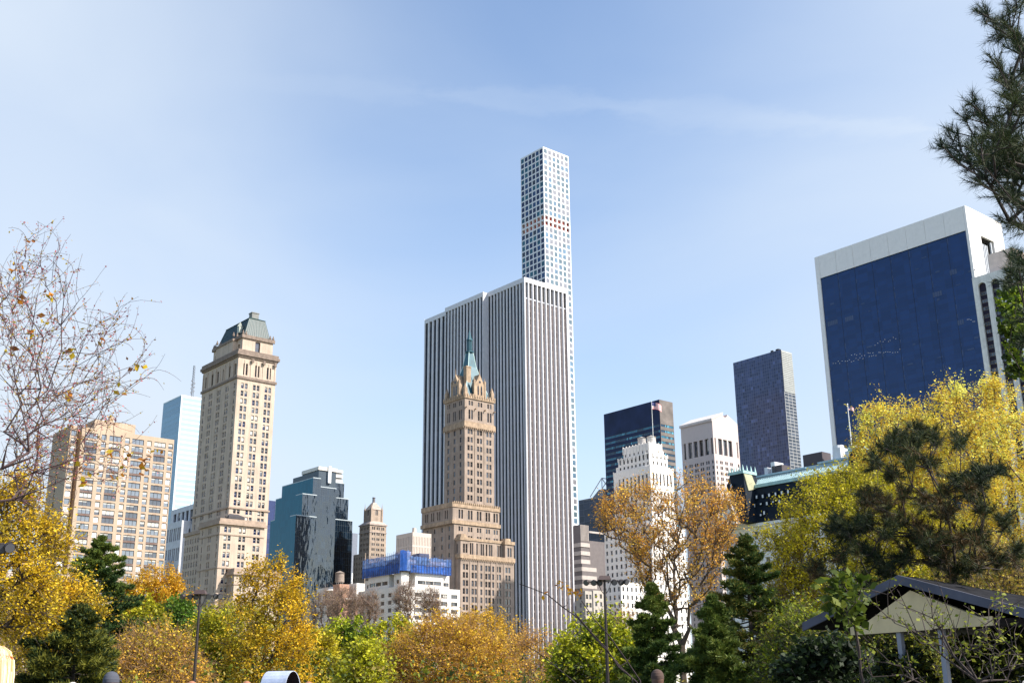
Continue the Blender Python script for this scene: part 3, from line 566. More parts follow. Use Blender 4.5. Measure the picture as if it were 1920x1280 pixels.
# ---- narrow dark blue tower at the right of the mansard tower
f = Fr(503, 938, 900); H = f.z; b = bld('blue_tower', 'narrow dark blue glass tower just right of the cream hotel tower', f)
BWd = f.R(515.7, 940)[0]; mb = MB(); vol(mb, 0, BWd, 0, 30, 5, H); mb.build('wall', [grid_glass('deep_blue_wall', (.03, .045, .12), (.06, .08, .16), 3, 4, .3, 'R', .3, .5, .2)], b)
g = MB(); g.box(-.3, BWd + .3, -.3, 30, H - 18, H + .2); g.build('crown_panel', [mat('navy_panel', (.02, .035, .12), .35)], b)
# ---- teal glass building in steps
f = Fr(587.5, 895.6, 700); H = f.z
b = bld('stepped_glass_building', 'teal and near black glass office building rising in steps with a slate penthouse', f)
teal = grid_glass('teal_glass', (.012, .12, .18), (.014, .085, .14), 1.5, 4.0, .07, 'L', .06, .10, .08); black = grid_glass('black_glass', (.003, .009, .018), (.012, .032, .045), 1.5, 4.0, .10, 'R', .03, .9, .4, wav=.22, wsc=(1, 1, .35))
slate = mat('slate_panel', (.028, .05, .072), .5); 
def box2(b0, b1, a0, a1, z1, nm='glass_volume'):
    m_ = MB(); m_.q((b0, a1, 5), (b0, a0, 5), (b0, a0, z1), (b0, a1, z1), m=0); m_.q((b0, a0, 5), (b1, a0, 5), (b1, a0, z1), (b0, a0, z1), m=1); m_.q((b1, a0, 5), (b1, a1, 5), (b1, a1, z1), (b1, a0, z1), m=1); m_.q((b1, a1, 5), (b0, a1, 5), (b0, a1, z1), (b1, a1, z1), m=1); m_.q((b0, a0, z1), (b1, a0, z1), (b1, a1, z1), (b0, a1, z1), m=2)
    o_ = m_.build(nm, [teal, black, slate], b)
    r_ = MB(); r_.box(b0, b1, a0, a0 + .3, z1, z1 + .5); r_.box(b0, b0 + .3, a0 + .3, a1, z1, z1 + .5); r_.build('parapet', [mat('pale_parapet', (.4, .45, .47)) if 'pp' not in MT else MT['pp']], o_); MT['pp'] = bpy.data.materials['pale_parapet']
aL = f.L(529, 913)[0]; bR = f.R(602, 897.5)[0]
box2(0, bR, 0, aL, H); zl_ = f.L(518, 937)[1]; box2(.6, bR + 3, aL, f.L(517, 937, .6)[0], f.L(520, 936, .6)[1]); box2(1.2, bR + 3, aL + 2, f.L(507, 977, 1.2)[0], f.L(512, 976, 1.2)[1])
zr1 = f.R(604, 913, .8)[1]; b2 = f.R(631, 914, .8)[0]; box2(bR - .2, b2, .8, aL, zr1)
zr2 = f.R(632, 905, 9)[1]; box2(b2 - .5, f.R(645.5, 906, 9)[0], 9, aL + 6, zr2); zr3 = f.R(646, 935, 8)[1]; box2(b2 + 1, f.R(653.5, 936, 8)[0], 8, aL + 5, zr3); zr4 = f.R(653, 976, 7)[1]; box2(b2 + 2, f.R(661, 977, 7)[0], 7, aL + 4, zr4)
q, z_ = f.R(567.3, 925.5, -4); box2(q, q + 10, -4, 4, z_); q, z_ = f.R(555, 965.5, -9); box2(q, q + 14, -9, -2, z_)
pa, pz = f.R(598, 880, 8); p1 = f.R(630, 884, 8)[0]; pl = f.L(567, 888, pa)[0]; s = MB(); s.box(pa, p1, 8, pl, zr1 - 2, pz); s.box(pa + 1, p1 - 2, pl, f.L(547, 896.5, pa)[0], H - 2, f.L(560, 892.5, pa)[1]); s.build('penthouse', [slate], b)
s = MB(); s.box(pa - .6, p1 + .6, 7.4, pl, pz - .2, pz + 2.0); s.build('penthouse_parapet', [mat('pale_coping', (.62, .58, .52))], b)
s = MB(); u = f.R(615, 900, 7)[0]; s.box(u, u + 2.0, 6.6, 7.9, f.R(616, 905, 7)[1], f.R(617, 875, 7)[1] + .5); s.build('white_fin', [white_paint], b)
s = MB(); u0, u1 = f.R(630.5, 884, 10)[0], f.R(643, 886, 10)[0]; z0, z1_ = f.R(636, 904, 10)[1], f.R(636, 881, 10)[1]
for k in range(3): zz = z0 + (z1_ - z0) * k / 2.5; s.box(u0, u1, 10, 18, zz, zz + (z1_ - z0) * .2)
s.box(u0 + .3, u1 - .4, 10.6, 17.5, z0, z1_, 1); s.build('louvre_tower', [white_paint, mat('louvre_dark', (.2, .19, .18))], b)
# ---- grey slab at its right
f = Fr(661, 998.7, 820); b = bld('grey_slab_tower', 'thin grey slab tower right of the black glass building', f); H = f.z; BWd = f.R(670.8, 999)[0]
mb = MB(); vol(mb, 0, BWd, 0, 12, 5, H); mb.build('wall', [mat('blue_grey_panel', (.18, .20, .25), .6, streak=.1)], b)
W = []; z = f.R(665, 1074)[1]; s = MB(); s.box(.4, 2.0, -.12, 0, z - 9, z); s.box(2.5, 4.2, -.12, 0, z - 9, z); s.build('window', [G_white], b)
# ---- stone tower with lantern spire
f = Fr(693.8, 981.5, 700); H = f.z
b = bld('lantern_tower', 'brown stone apartment tower topped by a small lantern spire, left of the blue netting', f)
BW, AL = f.R(724.5, 985)[0], f.L(674.2, 985.5)[0]; st2 = mat('warm_stone', (.37, .285, .22), .85, var=.2, scale=.3, streak=.3)
mb = MB(); W = []; zt = f.R(700, 998)[1]; pit = (f.R(700, 998)[1] - f.R(700, 1027)[1]) / 3
W += st(vol(mb, 0, BW, 0, AL, 5, H, (pairs(0, BW, (.22, .5, .78), .95, .35), [(H - 3.2, H - 1.5)] + rows(zt, pit, 30, 1.5)), (pairs(0, AL, (.2, .5, .8), .9, .3), [(H - 3.2, H - 1.5)] + rows(zt, pit, 30, 1.5)), dep=.35), 'brown')
W += st(vol(mb, -1.5, BW - 3, 2, AL + 3.5, 5, f.L(669, 1040)[1], ((), ()), (singles(2, AL + 3.5, even(5), 1.0), rows(f.L(669, 1040)[1] - 2, pit, 12, 1.6)), dep=.35), 'brown')
c0, c1, d0, d1 = 2.2, BW - 2.0, 2.2, AL - 2.2; z5 = f.R(697, 953.5, 2.2)[1]
W += st(vol(mb, c0, c1, d0, d1, H + 2.2, z5, (pairs(c0, c1, (.5,), .7, .3), [(H + 6, H + 9.2)]), (singles(d0, d1, (.5,), 1.2), [(H + 6, H + 9.2)]), dep=.3), 'brown')
for u, v in ((c0, d0), (c1, d0), (c0, d1)): mb.box(u - .5, u + .5, v - .5, v + .5, H + 1, z5 + .5); mb.cyl(u, v, z5 + .5, z5 + 4, .35, .04, 5)
mb.build('wall', st2, b)
t = MB(); band(t, 0, BW, 0, AL, H - .5, H + .3, .5); band(t, 0, BW, 0, AL, H - 5.0, H - 4.5, .3); t.loft([(-.3, -.3, H + .3), (BW + .3, -.3, H + .3), (BW + .3, AL + .3, H + .3), (-.3, AL + .3, H + .3)], [(c0, d0, H + 2.4), (c1, d0, H + 2.4), (c1, d1, H + 2.4), (c0, d1, H + 2.4)])
cx, cy = (c0 + c1) / 2, (d0 + d1) / 2; zr = f.R(702, 945.5, cy)[1]; t.loft([(c0 - .3, d0 - .3, z5 - .2), (c1 + .3, d0 - .3, z5 - .2), (c1 + .3, d1 + .3, z5 - .2), (c0 - .3, d1 + .3, z5 - .2)], [(cx - 1, cy - 1, zr + 1.0), (cx + 1, cy - 1, zr + 1.0), (cx + 1, cy + 1, zr + 1.0), (cx - 1, cy + 1, zr + 1.0)])
t.build('roof', [mat('roof_stone', (.36, .29, .25), .8, var=.2)], b)
s = MB(); s.cyl(cx, cy, zr, zr + 4, .95, .85, 8); s.cyl(cx, cy, zr + 4, zr + 4.4, 1.1, 1.0, 8); s.cyl(cx, cy, zr + 4.4, f.R(701.5, 932.5, cy)[1], .7, .03, 8); s.build('lantern_spire', [mat('lantern_lead', (.16, .15, .16), .6)], b)
windows(b, f, W, 'brown', 1100)
# ---- pale ribbed block behind the netting
f = Fr(773.8, 997, 472); H = f.z; b = bld('ribbed_block', 'pale block with fine vertical ribs behind the blue construction netting', f)
BW, AL = f.R(808.8, 1000)[0], f.L(743, 1002.5)[0]; mb = MB()
W = vol(mb, 0, BW, 0, AL, 5, H, (singles(0, BW, even(12), .22), rows(H - 1.6, 4.2, 6, 3.6)), (singles(0, AL, even(10), .3), rows(H - 1.6, 4.2, 6, 3.6)), dep=.3); 
mb.cyl(2.5, 2.5, H, H + 2.2, .9, .8, 8); mb.build('wall', mat('pale_pink_stone', (.52, .44, .38), .8, var=.04), b); windows(b, f, W, 'brown', 1060, 40)
# ---- white stepped apartment house with blue netting on its roof
f = Fr(752, 1098, 430); H = f.z
b = bld('white_apartment_house', 'white stepped apartment house with rows of dark windows under blue construction netting', f)
wb = mat('white_brick', (.68, .64, .60), .8, var=.04, streak=.08); BW, AL = f.R(862.5, 1106.5)[0], f.L(672, 1108.5)[0]
mb = MB(); pit = (f.R(800, 1110)[1] - f.R(800, 1168.5)[1]) / 4.1; zs = rows(H - 2.0, pit, 14, 1.45)
W = st(vol(mb, 0, BW, 0, AL, 2, H, (singles(0, BW, (.115, .285, .445, .59, .725, .9), 3.0), zs), (singles(0, AL, even(6), 2.3), zs), dep=.3), 'ribbon')
U = f.R(757, 1071, 2)[1]; zu = U
zt_ = f.R(800, 1075, 2.2)[1]; e0, e1 = f.R(777, 1072, 2.2)[0], f.R(846, 1080, 2.2)[0]
zrb = [(H + 1.3, H + 2.7), (H + 4.1, H + 5.6)]; wu = zt_
mid = e0 + (e1 - e0) * .76
W += st(vol(mb, e0, mid, 1.6, 14, H, wu, (singles(e0, mid, (.22, .5, .78), (mid - e0) * .27), zrb), ((), ()), dep=.35), 'ribbon')
W += st(vol(mb, mid, e1, 3.4, 14, H, wu, (singles(mid, e1, (.5,), 3.6), zrb), ((), ()), dep=.35), 'ribbon')
W += st(vol(mb, 4.6, e0, 4.6, 9, H, wu, (singles(4.6, e0, (.5,), 2.4), zrb), ((), ()), dep=.35), 'ribbon')
W += st(vol(mb, 1.2, 4.7, 1.8, 6.5, H, wu, ((), ()), (singles(1.8, 6.5, (.45,), 1.8), zrb), dep=.35), 'ribbon')
lw0 = 9.5; lw1 = f.L(691, 1082, 1)[0]
W += st(vol(mb, 1.0, 10, lw0, lw1, H, wu - .3, ((), ()), (singles(lw0, lw1, (.2, .5, .8), (lw1 - lw0) * .27), zrb), dep=.35), 'ribbon')
W += st(vol(mb, 2.6, 10, lw1, lw1 + 5, H, wu - 1.2, ((), ()), (singles(lw1, lw1 + 5, (.5,), 1.8), zrb), dep=.35), 'ribbon')
mb.box(3.4, 6, 6.5, 9.5, H, wu); mb.box(.1, BW - .1, .1, AL - .1, H - .02, H + .05); mb.box(8, e1, 9, 16, H, wu - .1)
mb.build('wall', wb, b)
t = MB(); t.box(0.4, e0 + 2, .8, 10, wu, wu + .5); t.build('roof_slab', [mat('dark_slab', (.04, .035, .04))], b)
windows(b, f, W, 'ribbon', 1165)
# netting: blue sheeting on poles, a thing of its own on the roof
nr = thing('construction_netting', 'blue construction netting on scaffold poles wrapped round the white apartment roof', 'netting', f.O, AZ)
net = mat('blue_netting', (.015, .10, .42), .5, var=.45, scale=.35, trans=.25, alpha=.93); net2 = mat('pale_blue_sheet', (.11, .22, .50), .5, var=.6, scale=.8, trans=.3, alpha=.62); pole = mat('scaffold_pole', (.05, .06, .12), .5); inner = mat('scaffold_boards', (.42, .33, .36), .8, var=.5, scale=.5)
x_r = f.R(845, 1050, 1)[0]; y_l = f.L(681, 1055, .2)[0]; z_b = wu - .2; z_t = wu + 6.4
def sheet(nm, P0, P1, z0, z1, m_, n=14, sag=.18):
    s = MB(); rr = random.Random(len(nm) + int(z1 * 10)); pts = []
    for i in range(n + 1):
        k = i / n; x = P0[0] + (P1[0] - P0[0]) * k; y = P0[1] + (P1[1] - P0[1]) * k; nxn = -(P1[1] - P0[1]); nyn = P1[0] - P0[0]; l = math.hypot(nxn, nyn); off = sag * math.sin(k * n * 1.9) * rr.random()
        row_ = []
        for j in range(6):
            kk = j / 5; o2 = off * math.sin(kk * 3.1) + rr.uniform(-.06, .06); row_.append((x + nxn / l * o2, y + nyn / l * o2, z0 + (z1 - z0) * kk + (rr.uniform(-.35, .25) if j == 5 else 0)))
        pts.append(row_)
    for i in range(n):
        for j in range(5): s.q(pts[i][j], pts[i + 1][j], pts[i + 1][j + 1], pts[i][j + 1])
    s.build(nm, [m_], nr, True)
sheet('sheet', (.0, y_l), (.0, 1.0), z_b - .4, z_b + 3.4, net, 22); sheet('sheet', (.0, y_l), (.0, 1.0), z_b + 3.2, z_t + .2, net2, 22); sheet('sheet', (4.5, .6), (x_r, .6), z_b, z_b + 3.0, net, 22); sheet('sheet', (4.5, .6), (x_r, .6), z_b + 3.0, z_t - .6, net2, 22); sheet('sheet', (x_r, .6), (x_r, 12), z_b, z_t - 1, net, 10); sheet('sheet', (.0, 1.0), (2.2, -.3), z_b + .5, z_t + 1.4, net, 5); sheet('sheet', (2.2, -.3), (4.5, .6), z_b + .5, z_t + 1.4, net2, 5)
s = MB()
for k in range(20): y = 1 + (y_l - 1) * k / 19; s.tube([(-.12, y, z_b - .5), (-.12, y, z_t + .6 + .8 * R_.random())], .07, 5)
for k in range(16): x = 4.5 + (x_r - 4.5) * k / 15; s.tube([(x, .45, z_b - .3), (x, .45, z_t + .2 + .5 * R_.random())], .07, 5)
for zz in (z_b + .2, z_b + 3.2, z_t - .2): s.tube([(-.15, 1, zz), (-.15, y_l, zz)], .05, 4); s.tube([(4.5, .42, zz), (x_r, .42, zz)], .05, 4)
s.build('scaffold_pole', [pole], nr)['kind'] = 'stuff'
s = MB(); s.box(2.5, x_r - 1, 2.6, 9, z_b + .6, z_t - 1.6); s.box(1.8, 6, 3, y_l - 1, z_b + .6, z_t - 1.2); s.box(1.2, 5.0, .9, 6, z_b + 5, z_t + 1.0); s.box(9, 13.5, 1.2, 6, z_t - 2.5, z_t + .9, 1); s.build('rooftop_works', [inner, pole], nr)
# ---- low row by the park with water tank
f = Fr(641, 1098, 470); b = bld('townhouse_row', 'low brown brick and white building with balcony beside the white apartment house', f); H = f.z
bb = mat('red_brown_brick', (.42, .24, .17), .9, var=.15); mb = MB(); t = MB()
AL = f.L(626, 1098)[0]; W = st(vol(t, 5, 11, -3, 28, 2, f.L(600, 1106)[1] + 1.6, ((), ()), (singles(-3, 28, even(8), 1.3), [(H - 6, H - 3.2), (H - 11, H - 8)]), dep=.3), 'sash')
mb.box(-1, 3.5, 0, 5, 2, H + .8); mb.box(3.5, 9, 0, 5, 2, H - 1.2); mb.box(9, 16, 1, 8, 2, H - 3); mb.box(4.5, 11, -3.5, -2.8, 2, H - 7)
t.box(12, 21, -1, 6, H - 6, H - 1.5); t.box(2, 5.0, 8, 16, H - 7, H - 1); t.cyl(3.5, 12, H - 1, H + 1, 4, .3, 8); t.box(-.5, 24, -4, -3.5, H - 5.4, H - 5)
mb.build('brick_wall', bb, b); t.build('rendered_wall', mat('white_render', (.68, .66, .62), .8), b); windows(b, f, W, 'sash', 1130)
def water_tank(x, y, D, r, hh, lab, leg, m_=None, col=(.30, .24, .2), grp=None):
    p = pt(x, y, D); tt = thing('water_tank', lab, 'water tank', (p[0], p[1], p[2] - hh - leg), AZ, grp); m_ = mat('tank_wood', col, .85, var=.25, scale=2, streak=.25)
    s = MB(); s.cyl(0, 0, leg, leg + hh * .8, r, r * .95, 16); 
    for k in range(5): s.cyl(0, 0, leg + hh * (.05 + .16 * k), leg + hh * (.05 + .16 * k) + .06, r * 1.02, r * 1.02, 16)
    s.build('tank', [m_], tt); s = MB(); s.cyl(0, 0, leg + hh * .8, leg + hh, r * 1.12, .1, 16); s.build('conical_roof', [mat('tank_roof', tuple(c * .7 for c in col), .8)], tt)
    for k in range(4):
        a_ = k * math.pi / 2 + .7; s = MB(); s.tube([(r * .7 * math.cos(a_), r * .7 * math.sin(a_), 0), (r * .7 * math.cos(a_), r * .7 * math.sin(a_), leg)], .11, 5); s.tube([(r * .7 * math.cos(a_), r * .7 * math.sin(a_), 0), (r * .7 * math.cos(a_ + 1.57), r * .7 * math.sin(a_ + 1.57), leg)], .05, 4); s.build('leg', [steel], tt)
water_tank(637.5, 1069.5, 480, 1.9, 4.6, 'weathered wooden water tank with conical roof above the brick townhouse row', 3.4)
# ---- dark tower with bare triangular roof frame
f = Fr(1129, 921, 760); H = f.z; b = bld('angular_tower', 'dark tower with sloped roof and open triangular frame, right of the marble tower', f)
BWd = 12; AL = f.L(1085, 938)[0]; AM = f.L(1099, 927)[0]; dk = grid_glass('dusk_glass', (.03, .035, .06), (.09, .10, .13), 6, 4.2, .35, 'L', .25, .25, .35)
mb = MB(); zl_ = f.L(1085, 938)[1]; mb.loft([(0, 0, 5), (BWd, 0, 5), (BWd, AL, 5), (0, AL, 5)], [(0, 0, zl_), (BWd, 0, zl_), (BWd, AL, zl_), (0, AL, zl_)]); mb.build('wall', [dk], b)
r = MB(); r.loft([(-.3, 0, zl_), (BWd, 0, zl_), (BWd, AL, zl_), (-.3, AL, zl_)], [(-.1, 0, H - 4), (BWd, 0, H - 4), (BWd, AM, H - 4), (-.1, AM, H - 4)]); r.loft([(1, 0, H - 4), (BWd, 0, H - 4), (BWd, AM * .8, H - 4), (1, AM * .8, H - 4)], [(1.5, 0, H + 2), (BWd, 0, H + 2), (BWd, AM * .3, H + 2), (1.5, AM * .3, H + 2)]); r.build('sloped_roof', [mat('zinc', (.17, .17, .2), .6)], b)
s = MB(); zt = f.R(1129.5, 896)[1]; 
for k in (0, 6): s.tube([(k, AM * .75, H - 2), (k, 0, zt)], .32, 5); s.tube([(k, 0, zl_), (k, 0, zt)], .32, 5)
s.tube([(0, 0, zt), (10, 0, zt - 10)], .3, 5); s.tube([(0, 0, zt), (6, 0, zt)], .3, 5); s.build('roof_frame', [mat('pale_steel', (.5, .52, .55), .5)], b)
# ---- brown setback office block in front of it
f = Fr(1088, 983, 640); H = f.z; b = bld('setback_office_block', 'brown modern office block with pale bands stepping down, right of the marble tower', f)
AL = 12; br = mat('brown_panel', (.13, .11, .11), .6); pb_ = mat('pale_band', (.42, .37, .34), .7); mb = MB(); t = MB(); W = []
BWd = f.R(1103.5, 986)[0]; W += vol(mb, 0, BWd, 0, AL, 5, H, ((), ()), ((), ()))
for k in range(7): t.box(BWd * k / 7, BWd * k / 7 + .35, -.3, 0, H - 9, H)
zz = H - 10
for k in range(9):
    t.box(-.4, BWd + .2, -.4, 0.0, zz - 2.2, zz); t.box(-.4, 0.0, 0.01, AL, zz - 2.2, zz); 
    if k > 2: t.box(-3, BWd + 1.5, -4 + .2, -3.7, zz - 2.2, zz); t.box(-3.3, -3, -3.7, AL, zz - 2.2, zz)
    zz -= 4.6
mb.box(-3, BWd + 1.5, -3.7, AL, 5, H - 22)
b2, z2 = f.R(1104, 993, 3); mb.box(b2, b2 + 14, 3, 14, 5, z2 - 6); t.box(b2, b2 + 14, 2.7, 3, z2 - 1.6, z2 - .6); mb.build('wall', [br], b); t.build('concrete_band', [pb_], b)
# ---- small beige blocks at its foot
for (px, py, D, wpx, lab, nm) in ((1097, 1107, 520, 1109.5, 'small beige block with dark windows below the brown banded office block', 'beige_block'), (1112, 1106, 540, 1131, 'narrow beige stone block beside the long grey pier wall', 'narrow_block')):
    f = Fr(px, py, D); H = f.z; b = bld(nm, lab, f); BWd = f.R(wpx, py + 1)[0]; mb = MB(); W = vol(mb, 0, BWd, 0, 6, 3, H, (singles(0, BWd, (.25, .75), 1.4), rows(H - 1.5, 3.6, 8, 2)), (singles(0, 6, (.5,), 1.4), rows(H - 1.5, 3.6, 8, 2)), dep=.3)
    mb.build('wall', [mat('beige_wall', (.42, .37, .32), .85, var=.1)], b); windows(b, f, W, 'brown', 1170)
# ---- teal banded dark tower
f = Fr(1236, 748.5, 720); H = f.z
b = bld('banded_office_tower', 'dark office tower with teal window bands and a blank top behind the white setback tower', f, 'skyscraper')
BW, AL = f.R(1261, 754)[0], f.L(1132, 777.5)[0]; navy = mat('dark_granite', (.010, .018, .060), .4, var=.3, scale=.1, spec=.15); gran = mat('brown_granite', (.15, .125, .11), .45, var=.35, scale=.13, spec=.3)
pit = (f.L(1134, 823)[1] - f.L(1137, 905)[1]) / 8; zt = f.R(1238, 794)[1]
mb = MB(); mb2 = MB(); zs = rows(zt, pit, 60, pit * .44)
gb = glass('band_teal_glass', (.01, .13, .21), .1, .35, .02); STY['tealband'] = (FR_d, [gb, glass('band_teal_dark', (.006, .04, .08), spec=.3), gb, glass('band_teal_light', (.08, .30, .40), spec=.3), gb], 4, 1, .12, .04)
cols = [(AL * k / 10 + .02, AL * (k + 1) / 10 - .02) for k in range(10)]; cols[0] = (.8, cols[0][1]); cols[-1] = (cols[-1][0], AL - .4); colr = [(.3 + (BW - .6) * k / 3, (BW - .6) * (k + 1) / 3 + .25) for k in range(3)]
W = facade(mb, 'L', 0, 0, AL, 5, H, cols, zs, .15); W2 = facade(mb2, 'R', 0, 0, BW, 5, H, colr, zs, .15)
mb.q((BW, 0, 5), (BW, AL, 5), (BW, AL, H), (BW, 0, H)); mb.q((0, 0, H), (BW, 0, H), (BW, AL, H), (0, AL, H)); mb.q((BW, AL, 5), (0, AL, 5), (0, AL, H), (BW, AL, H))
mb.build('north_wall', navy, b); mb2.build('west_wall', gran, b)
# sort so that whole bands on the west front show too
windows(b, f, st(W, 'tealband') + st(W2, 'tealband'), 'tealband', 1000)
# ---- white art deco setback tower
f = Fr(1218.8, 872, 573); H = f.z
b = bld('setback_tower', 'white stone tower stepping back in tiers with a flagpole, right of the marble tower', f)
ws = mat('white_glazed_brick', (.78, .735, .69), .75, var=.04, streak=.07)
mb = MB(); BW, AL = f.R(1262, 878)[0], f.L(1150, 885.5)[0]; pit = 3.7
W = st(vol(mb, 0, BW, 0, AL, 5, H, (singles(0, BW, [.12 + .152 * i for i in range(6)], 1.1), [(H - 9.5, H - 3.4)] + rows(H - 12.5, pit, 22, 2.0)), (singles(0, AL, [.1 + .105 * i for i in range(8)][:8], 1.25), [(H - 12.0, H - 4.0)] + rows(H - 14.5, pit, 22, 2.1)), dep=.45), 'dark')
def ribs(b0, b1, a0, a1, z0, z1, nR, nL):
    for i in range(nR + 1): u = b0 + (b1 - b0) * i / nR; mb.box(u - .25, u + .25, a0 - .28, a0 + .01, z0, z1)
    for i in range(nL + 1): u = a0 + (a1 - a0) * i / nL; mb.box(b0 - .28, b0 + .01, u - .25, u + .25, z0, z1)
ribs(0.3, BW, .3, AL, H - 3, H + .5, 6, 9)
t0 = 1.4; z2 = f.R(1217, 848, t0)[1]; r1 = f.R(1251, 853.5, t0)[0]; l1 = f.L(1159, 861, t0)[0]
W += st(vol(mb, t0, r1, t0, l1, H, z2, (singles(t0, r1, (.2, .42, .64, .86), 1.1), [(H + 1.2, H + 3.0), (H + 4.6, H + 6.8)]), (singles(t0, l1, even(8), 1.2), [(H + 1.0, H + 2.4), (H + 3.8, H + 6.6)]), dep=.4), 'dark'); ribs(t0, r1, t0, l1, H + 5.5, z2 + .4, 5, 9)
mb.box(t0 + .5, r1, l1, l1 + 2.3, H, z2 - 4); mb.box(r1, r1 + 1.0, t0 + 1, l1, H, z2 - 3.5)
t1 = 2.4; z3 = f.R(1215.5, 828.5, t1)[1]; r2 = f.R(1240, 834.5, t1)[0]; l2 = f.L(1168.5, 840, t1)[0]
W += st(vol(mb, t1, r2, t1, l2, z2, z3, (singles(t1, r2, (.4, .75), .7), [(z2 + 1.0, z2 + 1.9)]), (singles(t1, l2, even(6), .9), [(z2 + .6, z2 + 1.9)]), dep=.4), 'dark'); ribs(t1, r2, t1, l2, z2 + 2.2, z3 + .4, 4, 8)
mb.box(r2, r2 + 2.2, t1 + .8, l2, z2, z3 - 3)
# lower, wider body
mb2 = MB(); A1 = -4; q0, z4 = f.R(1236, 985, A1); q0 -= 6; q1 = f.R(1283, 990, A1)[0]; lA = f.L(1133, 1001, q0)[0]
W += st(vol(mb, q0, q1, A1, lA, 3, z4, (singles(q0, q1, even(7), 1.2), rows(z4 - 2.5, pit, 20, 2.1)), (singles(A1, lA, even(10), 1.3), rows(z4 - 2.5, pit, 20, 2.1)), dep=.4), 'dark')
A2 = -10; q2, z5 = f.R(1164, 1090, A2 + 4); lB = f.L(1131, 1094, q2)[0]; W += st(vol(mb, q2, q2 + 26, A2 + 4, lB, 3, z5, (singles(q2, q2 + 26, even(9), 1.2), rows(z5 - 2.2, pit, 9, 2.1)), (singles(A2 + 4, lB, even(4), 1.2), rows(z5 - 2.2, pit, 9, 2.1)), dep=.4), 'dark')
mb.build('wall', ws, b); windows(b, f, W, 'dark', 1120)
water_tank(1221, 816, 584, 2.3, 4.4, 'pale round water tank at the right on the white setback tower roof', 1.2, col=(.62, .58, .54)); water_tank(1203, 818.5, 590, 2.2, 4.6, 'grey round water tank at the left on the white setback tower roof', 1.4, col=(.45, .42, .4))
def flagpole(x, y0, y1, D, lab, fw=3.6, left=False):
    p = pt(x, y0, D); q = pt(x, y1, D); h = q[2] - p[2]; ff = thing('flagpole', lab, 'flagpole', p, 0)
    s = MB(); s.cyl(0, 0, 0, h, .17, .10, 8); s.cyl(0, 0, h, h + .35, .22, .05, 8); s.build('pole', [white_paint], ff)
    fl = MB(); n = 10; cols_ = [mat('flag_red', (.6, .08, .08)), mat('flag_white', (.75, .73, .73)), mat('flag_blue', (.03, .04, .15))] if 'fl' not in MT else MT['fl']; MT['fl'] = cols_
    hh = fw * .6
    def P(i, j): k = i / n; return (.2 + fw * k * .8, .25 * math.sin(k * 7) * fw * .3, h - .4 - hh * j / 13 - fw * .28 * k * k)
    for i in range(n):
        for j in range(13): fl.q(P(i, j + 1), P(i + 1, j + 1), P(i + 1, j), P(i, j), m=2 if (i < 4 and j < 7) else j % 2)
    fl.build('flag', cols_, ff); return ff
flagpole(1226, 847, 752, 573, 'tall white flagpole with striped flag on the white setback tower', 6)
# ---- pink granite tower with pediment
f = Fr(1335, 786, 815); H = f.z
b = bld('pediment_tower', 'pink grey granite tower with sloping pediment top, left of the blue gridded tower', f, 'skyscraper')
pk = mat('pink_granite', (.52, .435, .41), .7, var=.04); BW, AL = 29.5, f.L(1276, 801)[0]
zw0, zw1 = f.R(1334, 819)[1], f.R(1337, 849.5)[1]; mb = MB(); pit = 4.0
usL = [(AL * u - w_ / 2, AL * u + w_ / 2) for u, w_ in ((.055, 1.6), (.21, 3.6), (.385, 3.6), (.56, 3.6), (.735, 3.6), (.90, 1.9))]
usR = [(BW * u - w_ / 2, BW * u + w_ / 2) for u, w_ in ((.07, 1.3), (.25, 4.2), (.44, 4.2), (.63, 4.2), (.9, 1.4))]
W = facade(mb, 'R', 0, 0, BW, zw1 - 2, H, usR, [(zw1, zw0)], 1.3) + facade(mb, 'L', 0, 0, AL, zw1 - 2, H, usL, [(zw1, zw0)], 1.3); W = st(W, 'ribbon')
zs = rows(zw1 - 4.5, pit, 34, 2.3)
W += st(facade(mb, 'R', 0, 0, BW, 5, zw1 - 2, pairs(0, BW, (.25, .44, .63), 1.3, .35) + singles(0, BW, (.08, .9), 1.4), zs, .5) + facade(mb, 'L', 0, 0, AL, 5, zw1 - 2, pairs(0, AL, (.21, .385, .56, .735), 1.4, .5) + singles(0, AL, (.055, .9), 1.4), zs, .5), 'dark')
mb.q((BW, 0, 5), (BW, AL, 5), (BW, AL, H), (BW, 0, H)); mb.q((BW, AL, 5), (0, AL, 5), (0, AL, H), (BW, AL, H))
mid = BW / 2; zg = H + 7.6
c = [(0, H), (mid - 2.6, zg - 1.4)] + [(mid - 2.6 * math.cos(k * math.pi / 8), zg - 1.4 - 2.6 * math.sin(k * math.pi / 8)) for k in range(1, 8)] + [(mid + 2.6, zg - 1.4), (BW, H)]
mb.loft([(u, 0.0, z) for u, z in c], [(u, AL, z) for u, z in c]); mb.box(-.9, 0.0, -.3, AL + .5, H - 1.2, H - .2); mb.build('wall', pk, b)
t = MB(); t.loft([(-1.0, -.5, H - .2), (mid - 2.6, -.5, zg - 1.5), (mid - 2.6, -.5, zg - .5), (-1.0, -.5, H + .8)], [(-1.0, AL + .5, H - .2), (mid - 2.6, AL + .5, zg - 1.5), (mid - 2.6, AL + .5, zg - .5), (-1.0, AL + .5, H + .8)]); t.build('pediment_roof', [mat('pale_granite_roof', (.62, .56, .52), .6)], b)
windows(b, f, W, 'dark', 960)
